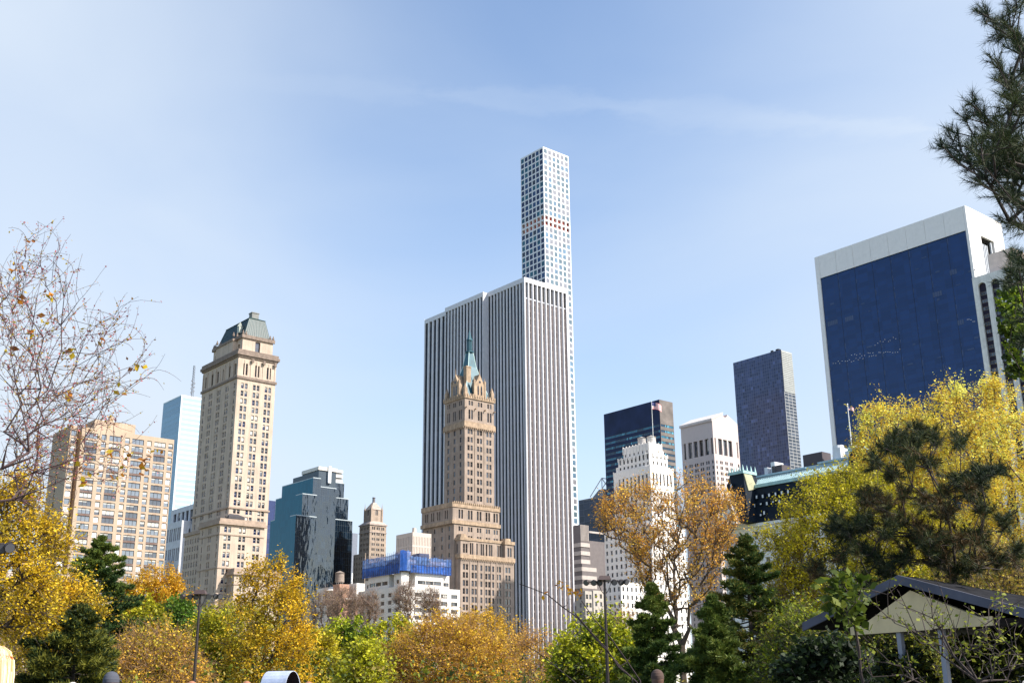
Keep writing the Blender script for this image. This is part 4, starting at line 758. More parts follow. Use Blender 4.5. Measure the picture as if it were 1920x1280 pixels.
# ---- blue gridded glass tower
f = Fr(1464, 656.5, 650); H = f.z
b = bld('gridded_glass_tower', 'blue gridded glass tower with pale louvred corner top, left of the navy glass tower', f, 'skyscraper')
AL = f.L(1374.6, 682)[0]; BW = f.R(1484.5, 662)[0]
gg = grid_glass('blue_grid_glass', (.045, .06, .13), (.075, .09, .155), 1.55, 1.95, .28, 'L', .12, .35, .38); gr = grid_glass('dark_grid_glass', (.025, .028, .036), (.26, .26, .26), 3.4, 1.9, .38, 'R', .2, .6, .6)
mb = MB(); mb.box(.1, BW, .1, AL, 5, H); mb.build('structure', [dark_in], b)
mb = MB(); mb.q((0, AL, 5), (0, 0, 5), (0, 0, H + .5), (0, AL, H + .5)); mb.build('north_curtain_wall', [gg], b)
zl_ = f.R(1471, 733.5)[1]; mb = MB(); mb.q((0, 0, 5), (BW + .02, 0, 5), (BW + .02, 0, zl_), (0, 0, zl_)); mb.build('west_curtain_wall', [gr], b)
mb = MB(); mb.q((.3, 0, zl_), (BW + .02, 0, zl_), (BW + .02, 0, H + .3), (.3, 0, H + .3)); 
for k in range(22): mb.box(.3, BW, -.22, -.02, zl_ + (H - zl_) * k / 22, zl_ + (H - zl_) * k / 22 + .3)
mb.build('louvre_panel', [mat('pale_louvre', (.36, .37, .36), .6, streak=.25)], b)
s = MB(); s.box(.5, 3, 2, 4, H, H + 1.6); s.box(1, 2, 6.5, 8, H, H + 1.8); s.build('roof_plant', [dark_in], b)
# ---- broad tower of navy glass in a white frame
f = Fr(1809, 385, 440); H = f.z
b = bld('navy_glass_tower', 'broad navy glass office tower with white travertine frame and top band, on the right', f, 'skyscraper')
AL, BW = f.L(1527, 484)[0], f.R(1877, 420)[0]; trav = mat('travertine', (.80, .76, .735), .55, var=.04, streak=.04)
g1a, zgt = f.L(1538, 522.5); g0a = f.L(1808.5, 432.3)[0]; mb = MB()
zg0 = f.L(1807.5, 432.3)[1]; g1a = f.L(1537.7, 522.6)[0]; zgt = (zg0 + zgt) / 2; g0a = 1.1
n = 8; pw = (AL - .0) / n
# top band, panel by panel with open joints
edges = [0, 1.1] + [1.1 + (AL - 3.2) * k / 8 for k in range(1, 9)] + [AL]
for i in range(len(edges) - 1): mb.box(-.3 if 0 else 0, 1.0, edges[i] + .06, edges[i + 1] - .06, zgt, H)
mb.box(.12, 1.2, 0.1, AL, zgt, H - .01); mb.box(0, 1.2, 0, g0a, 3, zgt); mb.box(0, 1.2, g1a, AL, 3, zgt)
op0, op1 = f.R(1838.5, 440)[0], f.R(1864, 457)[0]; zo = f.R(1837.5, 438)[1]; zo2 = f.R(1864, 456)[1]; zo = (zo + zo2) / 2
mb.box(1.2, op0, 0, .9, 3, H - .01); mb.box(op1, BW, 0, .9, 3, H - .01); mb.box(op0, op1, 0, .9, zo, H - .01)
mb.q((BW, 0, 3), (BW, AL, 3), (BW, AL, H), (BW, 0, H)); mb.q((BW, AL, 3), (0, AL, 3), (0, AL, H), (BW, AL, H)); mb.box(1.2, BW - .1, .9, AL - .1, H - 1, H - .4)
mb.build('travertine_frame', trav, b)
mb = MB(); mb.box(op0, op1, 3.0, 3.2, 3, zo); mb.box(op0 - .05, op0 + .02, .9, 3, 3, zo); mb.build('recess_wall', [dark_in], b)
mb = MB()
for k in range(5): u = op0 + (op1 - op0) * (.08 + .12 * k); mb.box(u, u + .5, 1.0, 2.0, 3, zo - 2.5)
mb.box(op1 - 1.6, op1 - 1.0, .6, 1.2, 3, zo - .5); mb.build('recess_fin', [mat('pale_fin', (.5, .52, .56))], b)
ng = mat('x', (0, 0, 0)); bpy.data.materials.remove(ng)
navyg = grid_glass('navy_glass', (.013, .040, .135), (.009, .026, .085), 4.1, 1.875, .10, 'L', .06, .32, .16)
lit = mat('ceiling_lamp_glow', (1.0, .95, .85), emit=.3); gl = MB()
for k in range(8):
    ua, ub = g0a + (g1a - g0a) * k / 8, g0a + (g1a - g0a) * (k + 1) / 8; s = MB(); s.q((.5, ub - .04, 3), (.5, ua + .04, 3), (.5, ua + .04, zgt), (.5, ub - .04, zgt)); gp_ = s.build('glass_bay', [navyg], b)
rr = random.Random(3)
for (px, py, nn2, ww) in ((1787, 510, 3, 3), (1757, 551, 4, 4), (1801, 604, 3, 2.6), (1561, 605, 6, 5), (1592, 597, 5, 4)):
    a_, z_ = f.L(px, py, .5); s = MB()
    for k in range(nn2): s.box(.44, .49, a_ - ww / 2 + ww * k / nn2, a_ - ww / 2 + ww * (k + .8) / nn2, z_ - 1.0, z_ + .9)
    s.build('blind_and_glint', [mat('blind_behind_glass', (.04, .06, .13), .3) if 'bbg' not in MT else MT['bbg']], b); MT['bbg'] = bpy.data.materials['blind_behind_glass']
for (xa, xb, ya, yb, n_) in ((1562, 1620, 681, 672, 14), (1628, 1690, 666, 656, 14), (1638, 1684, 645, 632, 9), (1812, 1830, 602, 599, 5), (1596, 1640, 668, 660, 9)):
    s = MB()
    for k in range(n_):
        t_ = (k + rr.random() * .6) / n_; a_, z_ = f.L(xa + (xb - xa) * t_, ya + (yb - ya) * t_ + rr.uniform(-3, 3), .5); s.box(.43, .48, a_ - .14, a_ + .14, z_ - .04, z_ + .04)
    s.build('ceiling_light_row', [lit], b)
rz = random.Random(11)  # pale strips beside each bay joint paint light reflected in the glass
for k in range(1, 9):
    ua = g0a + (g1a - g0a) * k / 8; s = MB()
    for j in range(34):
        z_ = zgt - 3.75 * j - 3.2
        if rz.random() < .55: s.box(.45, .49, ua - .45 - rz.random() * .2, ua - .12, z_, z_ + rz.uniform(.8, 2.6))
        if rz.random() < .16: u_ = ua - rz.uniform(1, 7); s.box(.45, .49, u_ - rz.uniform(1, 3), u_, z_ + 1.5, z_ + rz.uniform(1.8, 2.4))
    s.build('blind_and_glint', [MT.setdefault('bb2', mat('pane_glint', (.022, .045, .125), .3))], b)
s = MB()
for k in range(1, 8): ua = g0a + (g1a - g0a) * k / 8; s.box(.42, .5, ua - .05, ua + .05, 3, zgt)
s.build('bay_joint', [mat('dark_joint', (.01, .015, .04), .5)], b)
# ---- arched pier tower at the right edge
f = Fr(1918, 493, 350); H = f.z; AL = f.L(1822, 521.5)[0]
b = bld('arched_tower', 'white tower with tall arched window bays at the right edge, half hidden by pine', f, 'skyscraper')
mb = MB(); wn = 4; pit_a = (f.L(1838, 518)[0] - f.L(1862, 511)[0]); aw_ = pit_a * .60; c0_ = f.L(1838.5, 518)[0]; centers = [c0_ - pit_a * k for k in range(6) if c0_ - pit_a * k - aw_ / 2 > .4]
ztop = f.L(1838, 530)[1]; spring = ztop - aw_ / 2; uc = 0; 
cs = sorted(centers); prev = 0.0
for c in cs:
    mb.box(0, 1.0, prev, c - aw_ / 2, 3, H); prev = c + aw_ / 2
    nseg = 10
    for k in range(nseg):
        a0_, a1_ = math.pi * k / nseg, math.pi * (k + 1) / nseg; y0, y1 = c + aw_ / 2 * math.cos(a0_), c + aw_ / 2 * math.cos(a1_); za, zb = spring + aw_ / 2 * math.sin(a0_), spring + aw_ / 2 * math.sin(a1_)
        mb.loft([(0, y0, za), (0, y1, zb), (0, y1, H), (0, y0, H)], [(1.0, y0, za), (1.0, y1, zb), (1.0, y1, H), (1.0, y0, H)])
mb.box(0, 1.0, prev, AL, 3, H); mb.box(1.0, 25, .2, AL - .2, 3, 3.2); mb.q((0, 0, 3), (25, 0, 3), (25, 0, H), (0, 0, H)); mb.q((25, 0, 3), (25, AL, 3), (25, AL, H), (25, 0, H)); mb.q((25, AL, 3), (1, AL, 3), (1, AL, H), (25, AL, H)); mb.q((.5, .1, H - .1), (25, .1, H - .1), (25, AL - .1, H - .1), (.5, AL - .1, H - .1)); mb.build('pier_wall', [mat('grey_white_stone', (.74, .71, .67), .75, streak=.2)], b)
for c in cs: s = MB(); s.q((.75, c + aw_ / 2, 3), (.75, c - aw_ / 2, 3), (.75, c - aw_ / 2, ztop), (.75, c + aw_ / 2, ztop)); s.build('bay_backing', [mat('bronze_spandrel', (.02, .014, .03), .6, spec=.2)], b)
W = []; ph = (f.L(1838, 537)[1] - f.L(1841, 580)[1]) / 3.0
for c in cs:
    for k in range(30):
        z_ = ztop - 4.0 - ph * k
        if z_ > 6: W.append(('L', .70, c - aw_ / 2 + .25, c + aw_ / 2 - .25, z_, z_ + ph * .48))
windows(b, f, W, 'ribbon', 720)
p0 = f.L(1852, 478.5, 3)[0]; zt = f.L(1897, 464, 3)[1]; s = MB(); s.box(3, 14, f.L(1897.5, 464, 3)[0], p0, H - .1, zt); s.build('penthouse', [mat('pinkish_stucco', (.80, .62, .53), .8, streak=.1)], b)
# ---- park hotel with dark mansard roof and pale green copper flashing
f = Fr(1614, 866, 300); H0 = f.z
b = bld('mansard_park_hotel', 'long hotel with dark slate mansard roof, green copper edge and white dormers, right', f, 'hotel')
ze = f.L(1434, 977)[1]; zr = f.L(1500, 893.5)[1]; AL = f.L(1399, 911, 2.4)[0]; slate_d = mat('dark_slate', (.010, .016, .026), .7, spec=.15, var=.25, scale=1.0); pale_cu = mat('pale_green_copper', (.34, .52, .52), .55, var=.18, scale=.5, streak=.15); wst = mat('white_glazed_facade', (.78, .75, .72), .7, var=.06, streak=.06)
r = MB(); r.loft([(0, 0, ze), (24, 0, ze), (24, AL, ze), (0, AL, ze)], [(2.4, 1, zr), (22, 1, zr), (22, AL, zr), (2.4, AL, zr)]); r.build('mansard_roof', [slate_d], b)
s = MB(); s.box(1.9, 3.2, 0.5, AL, zr - .4, zr + .5); s.loft([(2.6, .6, zr + .5), (7, .6, zr + .5), (7, AL, zr + .5), (2.6, AL, zr + .5)], [(5.4, .6, zr + 2.6), (7, .6, zr + 2.6), (7, AL, zr + 2.6), (5.4, AL, zr + 2.6)]); 
for k in range(46): y = 1 + (AL - 2) * k / 45; s.tube([(2.6, y, zr + .56), (5.35, y, zr + 2.64)], .07, 4, 1)
s.box(5.4, 8, .6, AL, zr + 2.5, zr + 2.9, 1); s.build('copper_edge', [pale_cu, mat('grey_copper_seam', (.4, .48, .5))], b)
s = MB(); s.box(7, 20, 2, AL - 1, zr + 1, zr + 4.0); s.box(6.4, 20.5, 1.5, AL * .45, zr + 4.0, zr + 4.5); s.box(6.4, 20, AL * .55, AL, zr + 3.4, zr + 3.9); s.build('skylight_storey', [mat('grey_blue_glazing', (.28, .40, .46), .3)], b)
s = MB()
for (a_, wdt, hh, m_) in ((.45, 9, 4.4, 0), (.80, 5, 3.0, 0), (.22, 2.5, 3.2, 1), (.17, 1.6, 4.2, 1), (.10, 3, 2.6, 1), (.30, 2.2, 4.6, 1), (.86, 2, 4.2, 1), (.93, 1.5, 3.0, 1)): s.box(9, 13, AL * a_, AL * a_ + wdt * .7, zr + 4, zr + 3.4 + hh, m_)
s.cyl(10.5, AL * .34, zr + 4, zr + 8.8, 1.8, 1.5, 12, 1); s.build('roof_plant', [mat('brown_plant_room', (.06, .045, .05)), mat('white_plant', (.6, .6, .62))], b)
mb = MB(); W = []
zs = rows(ze - 2.2, 3.6, 14, 2.2)
W += st(vol(mb, .6, 24, .3, AL + 8, 2, ze - .4, ((), ()), (singles(.3, AL + 8, even(14), 1.4), zs), dep=.4), 'sash'); band(mb, .6, 24, .3, AL + 8, ze - 1.0, ze - .2, .9); band(mb, .6, 24, .3, AL + 8, ze - 6.3, ze - 5.7, .8); band(mb, .6, 24, .3, AL + 8, ze - .2, ze + 1.0, .3)
mb.build('facade', wst, b)
def dormer(a_, z_, wd, hh, bb_=0.0):
    fx = (z_ - ze) / (zr - ze) * 2.4 + bb_; s = MB(); s.box(fx - .7, fx + 1.6, a_ - wd / 2 - .15, a_ + wd / 2 + .15, z_ - hh / 2, z_ + hh / 2 + .4, 0); s.box(fx - .75, fx - .68, a_ - wd / 2, a_ + wd / 2, z_ - hh / 2 + .1, z_ + hh / 2, 1); s.build('dormer', [slate_d, G_white], b)
for (px, py, h_) in ((1406.5, 933.5, 1.9), (1418, 931.5, 1.9), (1429.5, 930, 1.9), (1441.5, 928, 1.9), (1453.5, 926, 1.9), (1465, 923.5, 1.9), (1477, 921.5, 1.9), (1416, 948, 1.9), (1439.5, 944, 1.9), (1428, 945, 1.0), (1451, 941, 1.0), (1437, 962, 2.0), (1463, 940, 1.9), (1431, 966, 1.2)):
    a_, z_ = f.L(px, py, .8); dormer(a_, z_, .5, h_ * .5)
# corner pavilion
pa0 = f.L(1389, 887, -2.5)[0]; pa1 = f.L(1364, 891, -2.5)[0]; zpv = f.L(1388, 886, -2.5)[1]
s = MB(); s.loft([(-3.5, pa0 - 2.4, ze), (6, pa0 - 2.4, ze), (6, pa1 + 4.0, ze), (-3.5, pa1 + 4.0, ze)], [(-1.5, pa0, zpv), (4, pa0, zpv), (4, pa1, zpv), (-1.5, pa1, zpv)], 0); s.build('pavilion_roof', [slate_d], b)
s = MB(); s.box(-1.8, 4.2, pa0 - .3, pa1 + .3, zpv, zpv + .8, 0)
for k in range(6): y = pa0 + (pa1 - pa0) * k / 5; s.cyl(-1.6, y, zpv + .8, zpv + 2.2, .3, .04, 5)
for k in range(4): s.cyl(-1.6 + 5.4 * k / 3, pa0 - .1, zpv + .8, zpv + 2.4, .35, .04, 5)
s.build('copper_cresting', [pale_cu], b)
s = MB(); s.loft([(-1.5, pa0 - .35, zpv - .2), (1.8, pa0 - .35, zpv - .2), (3.0, pa0 - 1.0, zpv - 4), (-1.0, pa0 - 1.15, zpv - 5)], [(-1.5, pa0 + .5, zpv - .2), (1.8, pa0 + .5, zpv - .2), (2.0, pa0 - .6, zpv - 4), (-1.0, pa0 - .8, zpv - 5)]); s.build('lit_slope_panel', [mat('sunlit_copper', (.34, .33, .2), .6)], b)  # sunlit west slope of the pavilion roof, painted as a tan panel
for (px, py) in ((1372.5, 911), (1379.5, 929.5)): a_, z_ = f.L(px, py, -2.6); s = MB(); s.box(-3.02, -1.5, a_ - .2, a_ + .2, z_ - .45, z_ + .5, 1); s.box(-3.0, .5, a_ - .4, a_ + .4, z_ - .6, z_ + .7, 0); s.build('dormer', [slate_d, G_white], b)
windows(b, f, W, 'sash', 1060, 60)
# gabled dormer with finials in front of the pavilion and the far turret cresting
s = MB(); ga, gz = f.L(1361, 922, -5); s.loft([(-5, ga - 3, gz - 9), (-5, ga + 3, gz - 9), (-5, ga, gz)], [(1, ga - 3, gz - 9), (1, ga + 3, gz - 9), (1, ga, gz)]); s.cyl(-4.8, ga, gz, gz + 2.0, .3, .03, 5); s.cyl(-4.8, ga - 2.6, gz - 8, gz - 4, .4, .04, 5); s.build('stone_gable', [wst], b)
tz = f.L(1590, 845, 0)[1]; ta = f.L(1596, 850, 0)[0]; s = MB(); s.loft([(0, -2, ze), (8, -2, ze), (8, ta + 3.5, ze), (0, ta + 3.5, ze)], [(1.5, -.5, tz), (6.5, -.5, tz), (6.5, ta + 1.5, tz), (1.5, ta + 1.5, tz)], 0); s.box(1.2, 6.8, -.8, ta + 1.8, tz, tz + .4, 1)
for k in range(14): y = -.6 + (ta + 2.2) * k / 13; s.cyl(1.3, y, tz + .4, tz + .4 + (1.8 if k % 4 == 0 else .9), .22, .04, 5, 1)
s.build('corner_turret', [slate_d, pale_cu], b)
flagpole(1597, 838, 758, 303, 'white flagpole with small flag on the park hotel turret', 1.7)
# ---- small pale blocks low at the left, beyond the trees
f = Fr(12, 1070, 300); H = f.z; b = bld('pale_low_building', 'pale low building glimpsed between the yellow trees at the left edge', f); mb = MB(); W = vol(mb, 0, 16, 0, 12, 2, H, (singles(0, 16, even(5), 1.2), rows(H - 2, 3.4, 6, 1.8)), ((), ())); mb.box(3, 7, 2, 6, H, H + 3.5); mb.build('wall', [mat('pink_render', (.55, .44, .38), .8)], b); windows(b, f, W, 'dark', 1200)
# ---- the ground
def sheet_ground(name, rect, z, m_):
    g = MB(); n = 24; x0, x1, y0, y1 = rect
    for i in range(n):
        for j in range(n): g.q((x0 + (x1 - x0) * i / n, y0 + (y1 - y0) * j / n, z), (x0 + (x1 - x0) * (i + 1) / n, y0 + (y1 - y0) * j / n, z), (x0 + (x1 - x0) * (i + 1) / n, y0 + (y1 - y0) * (j + 1) / n, z), (x0 + (x1 - x0) * i / n, y0 + (y1 - y0) * (j + 1) / n, z))
    o = g.build(name, [m_]); o['kind'] = 'structure'; return o
sheet_ground('ground', (-6000, 6000, -3000, 9000), 0.0, mat('grass_and_earth', (.07, .09, .03), .95, var=.4, scale=.3, col2=(.10, .08, .05)))
sheet_ground('path', (-30, 30, -6, 30), 0.004, mat('asphalt_path', (.06, .06, .058), .9, var=.2, scale=3))
def corridor(name, p0, p1, wd, z, m_):
    d = np.array(p1) - np.array(p0); d = d / np.linalg.norm(d); n_ = np.array([-d[1], d[0], 0]) * wd / 2; g = MB(); g.q(*(tuple((np.array(p) + s_ * n_ + np.array([0, 0, z]))) for p, s_ in ((p0, 1), (p0, -1), (p1, -1), (p1, 1)))); o = g.build(name, [m_]); o['kind'] = 'structure'
p = np.array([-60.0, 400, 0]); asph = mat('asphalt', (.05, .05, .052), .9, scale=2); conc = mat('pavement_concrete', (.32, .31, .29), .9)
# ================================================================ TREES
def cloud_noise(seed):
    r = np.random.default_rng(seed); K = r.normal(size=(6, 3)) * 1.0; ph = r.uniform(0, 6.28, 6)
    return lambda P, s: sum(np.sin((P * s) @ K[i] + ph[i]) for i in range(6)) / 6
def fast_mesh(name, V, nper, mats, midx=None, smooth=False):
    n = len(V) // nper; me = bpy.data.meshes.new(name); me.vertices.add(len(V)); me.vertices.foreach_set('co', np.asarray(V, np.float32).ravel())
    me.loops.add(len(V)); me.loops.foreach_set('vertex_index', np.arange(len(V), dtype=np.int32)); me.polygons.add(n)
    me.polygons.foreach_set('loop_start', np.arange(0, len(V), nper, dtype=np.int32))
    for m in mats: me.materials.append(m)
    if midx is not None: me.polygons.foreach_set('material_index', np.asarray(midx, np.int32))
    me.update(calc_edges=True); return me
def tubes(P0, P1, R0, R1, k=4):
    """open tapered tubes from points P0 to P1, returned as quads"""
    P0, P1 = np.asarray(P0, float), np.asarray(P1, float); d = P1 - P0; L = np.linalg.norm(d, axis=1, keepdims=True) + 1e-9; d /= L
    h = np.where(np.abs(d[:, 2:3]) < .9, np.array([[0, 0, 1.0]]), np.array([[1.0, 0, 0]])); u = np.cross(d, h); u /= np.linalg.norm(u, axis=1, keepdims=True); v = np.cross(d, u)
    out = []
    for i in range(k):
        a0, a1 = 2 * math.pi * i / k, 2 * math.pi * (i + 1) / k
        def C_(a, P, R): return P + R[:, None] * (u * math.cos(a) + v * math.sin(a))
        out.append(np.stack([C_(a0, P0, R0), C_(a0, P1, R1), C_(a1, P1, R1), C_(a1, P0, R0)], 1))
    return np.concatenate(out, 0).reshape(-1, 3)
def leaves(C_, size, rng, asp=0.7, up=0.35, jit=0.5):
    n = len(C_); nrm = rng.normal(size=(n, 3)); nrm[:, 2] = np.abs(nrm[:, 2]) + up; nrm /= np.linalg.norm(nrm, axis=1, keepdims=True)
    t = rng.normal(size=(n, 3)); u = np.cross(nrm, t); u /= np.linalg.norm(u, axis=1, keepdims=True) + 1e-9; v = np.cross(nrm, u)
    s = size * (1 + jit * rng.uniform(-1, 1, (n, 1))) / 2; u = u * s; v = v * s * asp
    return np.stack([C_ - u, C_ - v * .9 + u * .1, C_ + u, C_ + v * .9 + u * .1], 1).reshape(-1, 3)
def skeleton(att, base, fork, rng, step, limbs=0):
    """grow limbs from the fork to every attractor; returns nodes and parents"""
    nodes = [np.array(base, float)]; par = [-1]; nseg = max(3, int((fork[2] - base[2]) / 1.2)); 
    for i in range(1, nseg + 1): nodes.append(base + (fork - base) * i / nseg + rng.normal(size=3) * .04 * np.array([1, 1, 0])); par.append(i - 1)
    nl_ = 0
    if limbs:
        far = att[np.argsort(-np.linalg.norm((att - fork) * np.array([1, 1, 1.0]), axis=1))[:max(limbs * 4, len(att) // 4)]]; ang = np.arctan2(far[:, 1] - fork[1], far[:, 0] - fork[0]); pick = [int(np.argmin(np.abs(np.angle(np.exp(1j * (ang - (2 * math.pi * i / limbs + .4))))) + .5 * rng.uniform(size=len(far)))) for i in range(limbs)]
        lp = [fork + (far[i] - fork) * f_ + np.array([0, 0, 1.0]) * (-.06 * math.sin(f_ * 3.14)) * np.linalg.norm(far[i] - fork) * 0 + rng.normal(size=3) * .03 * np.linalg.norm(far[i] - fork) * f_ for i in pick for f_ in (.14, .28, .42, .56, .7, .84)]
        att = np.concatenate([np.array(lp), att]); nl_ = len(lp)
    order = np.argsort(np.linalg.norm(att - fork, axis=1)); N_ = np.array(nodes); tips = []
    depth = list(np.linalg.norm(N_ - base, axis=1))
    cap = len(att) * 14 + 50; buf = np.zeros((cap, 3)); buf[:len(nodes)] = N_; dep = np.zeros(cap); dep[:len(nodes)] = depth; cnt = len(nodes); par = par + [0] * (cap - cnt)
    lo = max(1, nseg - 1)
    for k in order:
        a = att[k]; d = np.linalg.norm(buf[lo:cnt] - a, axis=1); cost = d + 0.35 * dep[lo:cnt] + 1.6 * np.maximum(0, buf[lo:cnt, 2] - a[2])
        j = lo + int(np.argmin(cost)); p = buf[j].copy(); dist = np.linalg.norm(a - p); m = int(np.clip(round(dist / step), 1, 9)); bow = np.array([0, 0, 1.0]) * dist * rng.uniform(-.02, .10) ; side = rng.normal(size=3) * dist * .05
        if cnt + m >= cap: break
        prev = j
        for q in range(1, m + 1):
            t = q / m; x = p + (a - p) * t - bow * math.sin(math.pi * t) + side * math.sin(math.pi * t) + rng.normal(size=3) * step * .05
            buf[cnt] = x; par[cnt] = prev; dep[cnt] = dep[prev] + dist / m; prev = cnt; cnt += 1
        if k >= nl_: tips.append(prev)
    return buf[:cnt], np.array(par[:cnt]), np.array(tips)
def radii(par, tip_r, n, expo=2.35, maxr=None):
    acc = np.zeros(n); ch = np.zeros(n, int)
    for i in range(n - 1, 0, -1):
        if acc[i] == 0: acc[i] = tip_r ** expo
        acc[par[i]] += acc[i]
    acc[0] = max(acc[0], acc[1]) * 1.15; r = acc ** (1 / expo)
    return np.minimum(r, maxr) if maxr else r
BARK = {}
def bark(c, n='bark'):
    if c not in BARK: BARK[c] = mat(n, c, .9, var=.3, scale=2.5, streak=.2)
    return BARK[c]
LM = {}
def leafm(c, tr=.32):
    if (c, tr) not in LM: LM[(c, tr)] = mat('foliage', (min(.8, c[0] * 1.16), c[1] * 1.13, c[2] * .8), .6, var=.38, scale=1.1, trans=tr, spec=.25)
    return LM[(c, tr)]
def crown_points(n, shape, Rx, Ry, Hc, rng, lob, seed):
    """points in the crown's volume, uneven outline, more near the surface; z from 0 (crown base) to Hc"""
    out = []; nf = cloud_noise(seed)
    while len(out) < n:
        p = rng.uniform(-1, 1, (n * 3, 3)); p[:, 2] = (p[:, 2] + 1) / 2; z = p[:, 2]
        if shape == 'round': rr = np.sqrt(np.clip(1 - ((z - .45) / .56) ** 2, 0, 1))
        elif shape == 'vase': rr = np.clip(.10 + 1.3 * z, 0, 1) * np.sqrt(np.clip(1 - np.clip((z - .62) / .40, 0, 1) ** 2, 0, 1))
        elif shape == 'fan': rr = np.clip(.06 + 1.12 * z ** .75, 0, 1) * np.sqrt(np.clip(1 - np.clip((z - .66) / .36, 0, 1) ** 2, 0, 1))
        elif shape == 'dome': rr = np.sqrt(np.clip(1 - z ** 2.2, 0, 1)) * np.clip(.75 + z * 2, 0, 1)
        elif shape == 'egg': rr = np.sqrt(np.clip(1 - ((z - .36) / .66) ** 2, 0, 1)) * (1 - .25 * z)
        r = np.hypot(p[:, 0], p[:, 1]); ph = np.stack([p[:, 0], p[:, 1], z * 1.4], 1)
        lim = rr * (1 + lob * nf(ph, 3.2) + lob * .6 * nf(ph, 7.0))
        k = (r < lim) & (rng.uniform(size=len(r)) < .25 + .75 * (np.maximum(r / (lim + 1e-6), z)) ** 1.5) if shape != 'fan' else (r < lim) & (rng.uniform(size=len(r)) < .04 + .96 * np.clip(r / (lim + 1e-6), 0, 1) ** 3.5) & (z > .18); out.extend(p[k].tolist())
    out = np.array(out[:n]); return out * np.array([Rx, Ry, Hc])
def tree(name, label, px, ytop, ybase, hw, D, shape='round', cols=((.3, .22, .03),), wts=None, leaf=.2, nleaf=9000, natt=160, twigs=4, clump=.9, barkc=(.09, .065, .05), seed=1, depth=1.0, group='park trees', fork=.75, cat='tree', tr=.32, lob=.35, tipr=.018, dens=1.0, lean=0, twig_len=1.0, trunk_px=None, flat=1.0, twr=.010):
    """px, ytop, ybase, hw: crown centre, top, lower edge and half width; D: distance in metres"""
    rng = np.random.default_rng(seed); gp = pt(px, ytop, D); top = gp[2]; zb = max(pt(px, min(ybase, 1300), D)[2], 1.2); Rr = hw * D / F / .97
    if ybase >= 1280: zb = min(zb, max(1.4, top * .22))
    tb = pt(trunk_px if trunk_px else px + lean, 1300, D) * np.array([1, 1, 0]); org = np.array([gp[0], gp[1], 0.0])
    t = thing(name, label, cat, tb, 0, group); Hc = top - zb
    att = crown_points(natt, shape, Rr * .93, Rr * .93 * depth, Hc * .97, rng, lob, seed) + (org - tb) + np.array([0, 0, zb])
    fk = np.array([(org - tb)[0] * .25, (org - tb)[1] * .25, zb * fork + .3])
    nodes, par, tips = skeleton(att, np.zeros(3), fk, rng, max(.5, Rr * .16), 16 if shape == 'fan' else 9); n = len(nodes); r = radii(par, tipr, n, maxr=max(.12, top * .024))
    Q = tubes(nodes[par[1:]], nodes[1:], r[par[1:]] * .96 + .0, r[1:], 5)
    bm_ = bark(barkc); ob = bpy.data.objects.new('trunk', fast_mesh('trunk', Q, 4, [bm_])); COL.objects.link(ob); ob.parent = t
    # twigs and leaf clusters
    C_ = nodes[tips]; out = C_ - np.array([fk[0], fk[1], zb + Hc * .25]); out /= np.linalg.norm(out, axis=1, keepdims=True) + 1e-9
    tw0 = np.repeat(C_, twigs, 0); td = np.repeat(out, twigs, 0) * .8 + rng.normal(size=tw0.shape) * .65; td[:, 2] += (.9 if shape == 'fan' else .25); td /= np.linalg.norm(td, axis=1, keepdims=True); ln = rng.uniform(.5, 1.2, (len(tw0), 1)) * clump * twig_len
    tw1 = tw0 + td * ln; mid = (tw0 + tw1) / 2 + rng.normal(size=tw0.shape) * .06 * clump
    t3 = rng.normal(size=tw0.shape) * .5 * clump * twig_len + td * .5 * ln; tw2 = mid + t3
    z3 = np.full(len(tw0), twr); Qt = np.concatenate([tubes(tw0, mid, z3, z3 * .8, 3), tubes(mid, tw1, z3 * .8, z3 * .4, 3), tubes(mid, tw2, z3 * .7, z3 * .3, 3)])
    ot = bpy.data.objects.new('twigs', fast_mesh('twigs', Qt, 4, [bark(tuple(min(1, c * 1.5) for c in barkc), 'twig_bark')])); COL.objects.link(ot); ot.parent = t
    if nleaf:
        seg = rng.integers(0, len(tw0), nleaf); s = rng.uniform(0, 1, (nleaf, 1)); two = rng.uniform(size=(nleaf, 1)) < .45
        P = np.where(two, mid[seg] + (tw2 - mid)[seg] * s, tw0[seg] + (tw1 - tw0)[seg] * s) + rng.normal(size=(nleaf, 3)) * clump * .17 * np.array([1, 1, flat])
        V = leaves(P, leaf, rng); nf = cloud_noise(seed + 50); q = nf(P, 1.1 / max(clump, .3)) + rng.normal(size=nleaf) * .28; nc = len(cols)
        w_ = np.array(wts if wts else [1] * nc, float); w_ /= w_.sum(); th_ = np.quantile(q, np.cumsum(w_)[:-1]) if nc > 1 else []
        oc = bpy.data.objects.new('crown', fast_mesh('crown', V, 4, [leafm(c, tr) for c in cols], np.digitize(q, th_))); COL.objects.link(oc); oc.parent = t
    return t
def needle_tufts(C_, Dr, rng, n, L, wd, spread=.55):
    """bundles of needles at points C_ pointing along Dr, as thin triangles"""
    m = len(C_); c = np.repeat(C_, n, 0); d = np.repeat(Dr, n, 0) + rng.normal(size=(m * n, 3)) * spread; d /= np.linalg.norm(d, axis=1, keepdims=True)
    s = rng.normal(size=(m * n, 3)); u = np.cross(d, s); u /= np.linalg.norm(u, axis=1, keepdims=True) + 1e-9; l = L * rng.uniform(.6, 1.1, (m * n, 1)); b_ = c - d * 0 + np.repeat(Dr, n, 0) * rng.uniform(-.5, .3, (m * n, 1)) * L
    return np.stack([b_ - u * wd / 2, b_ + u * wd / 2, b_ + d * l], 1).reshape(-1, 3)
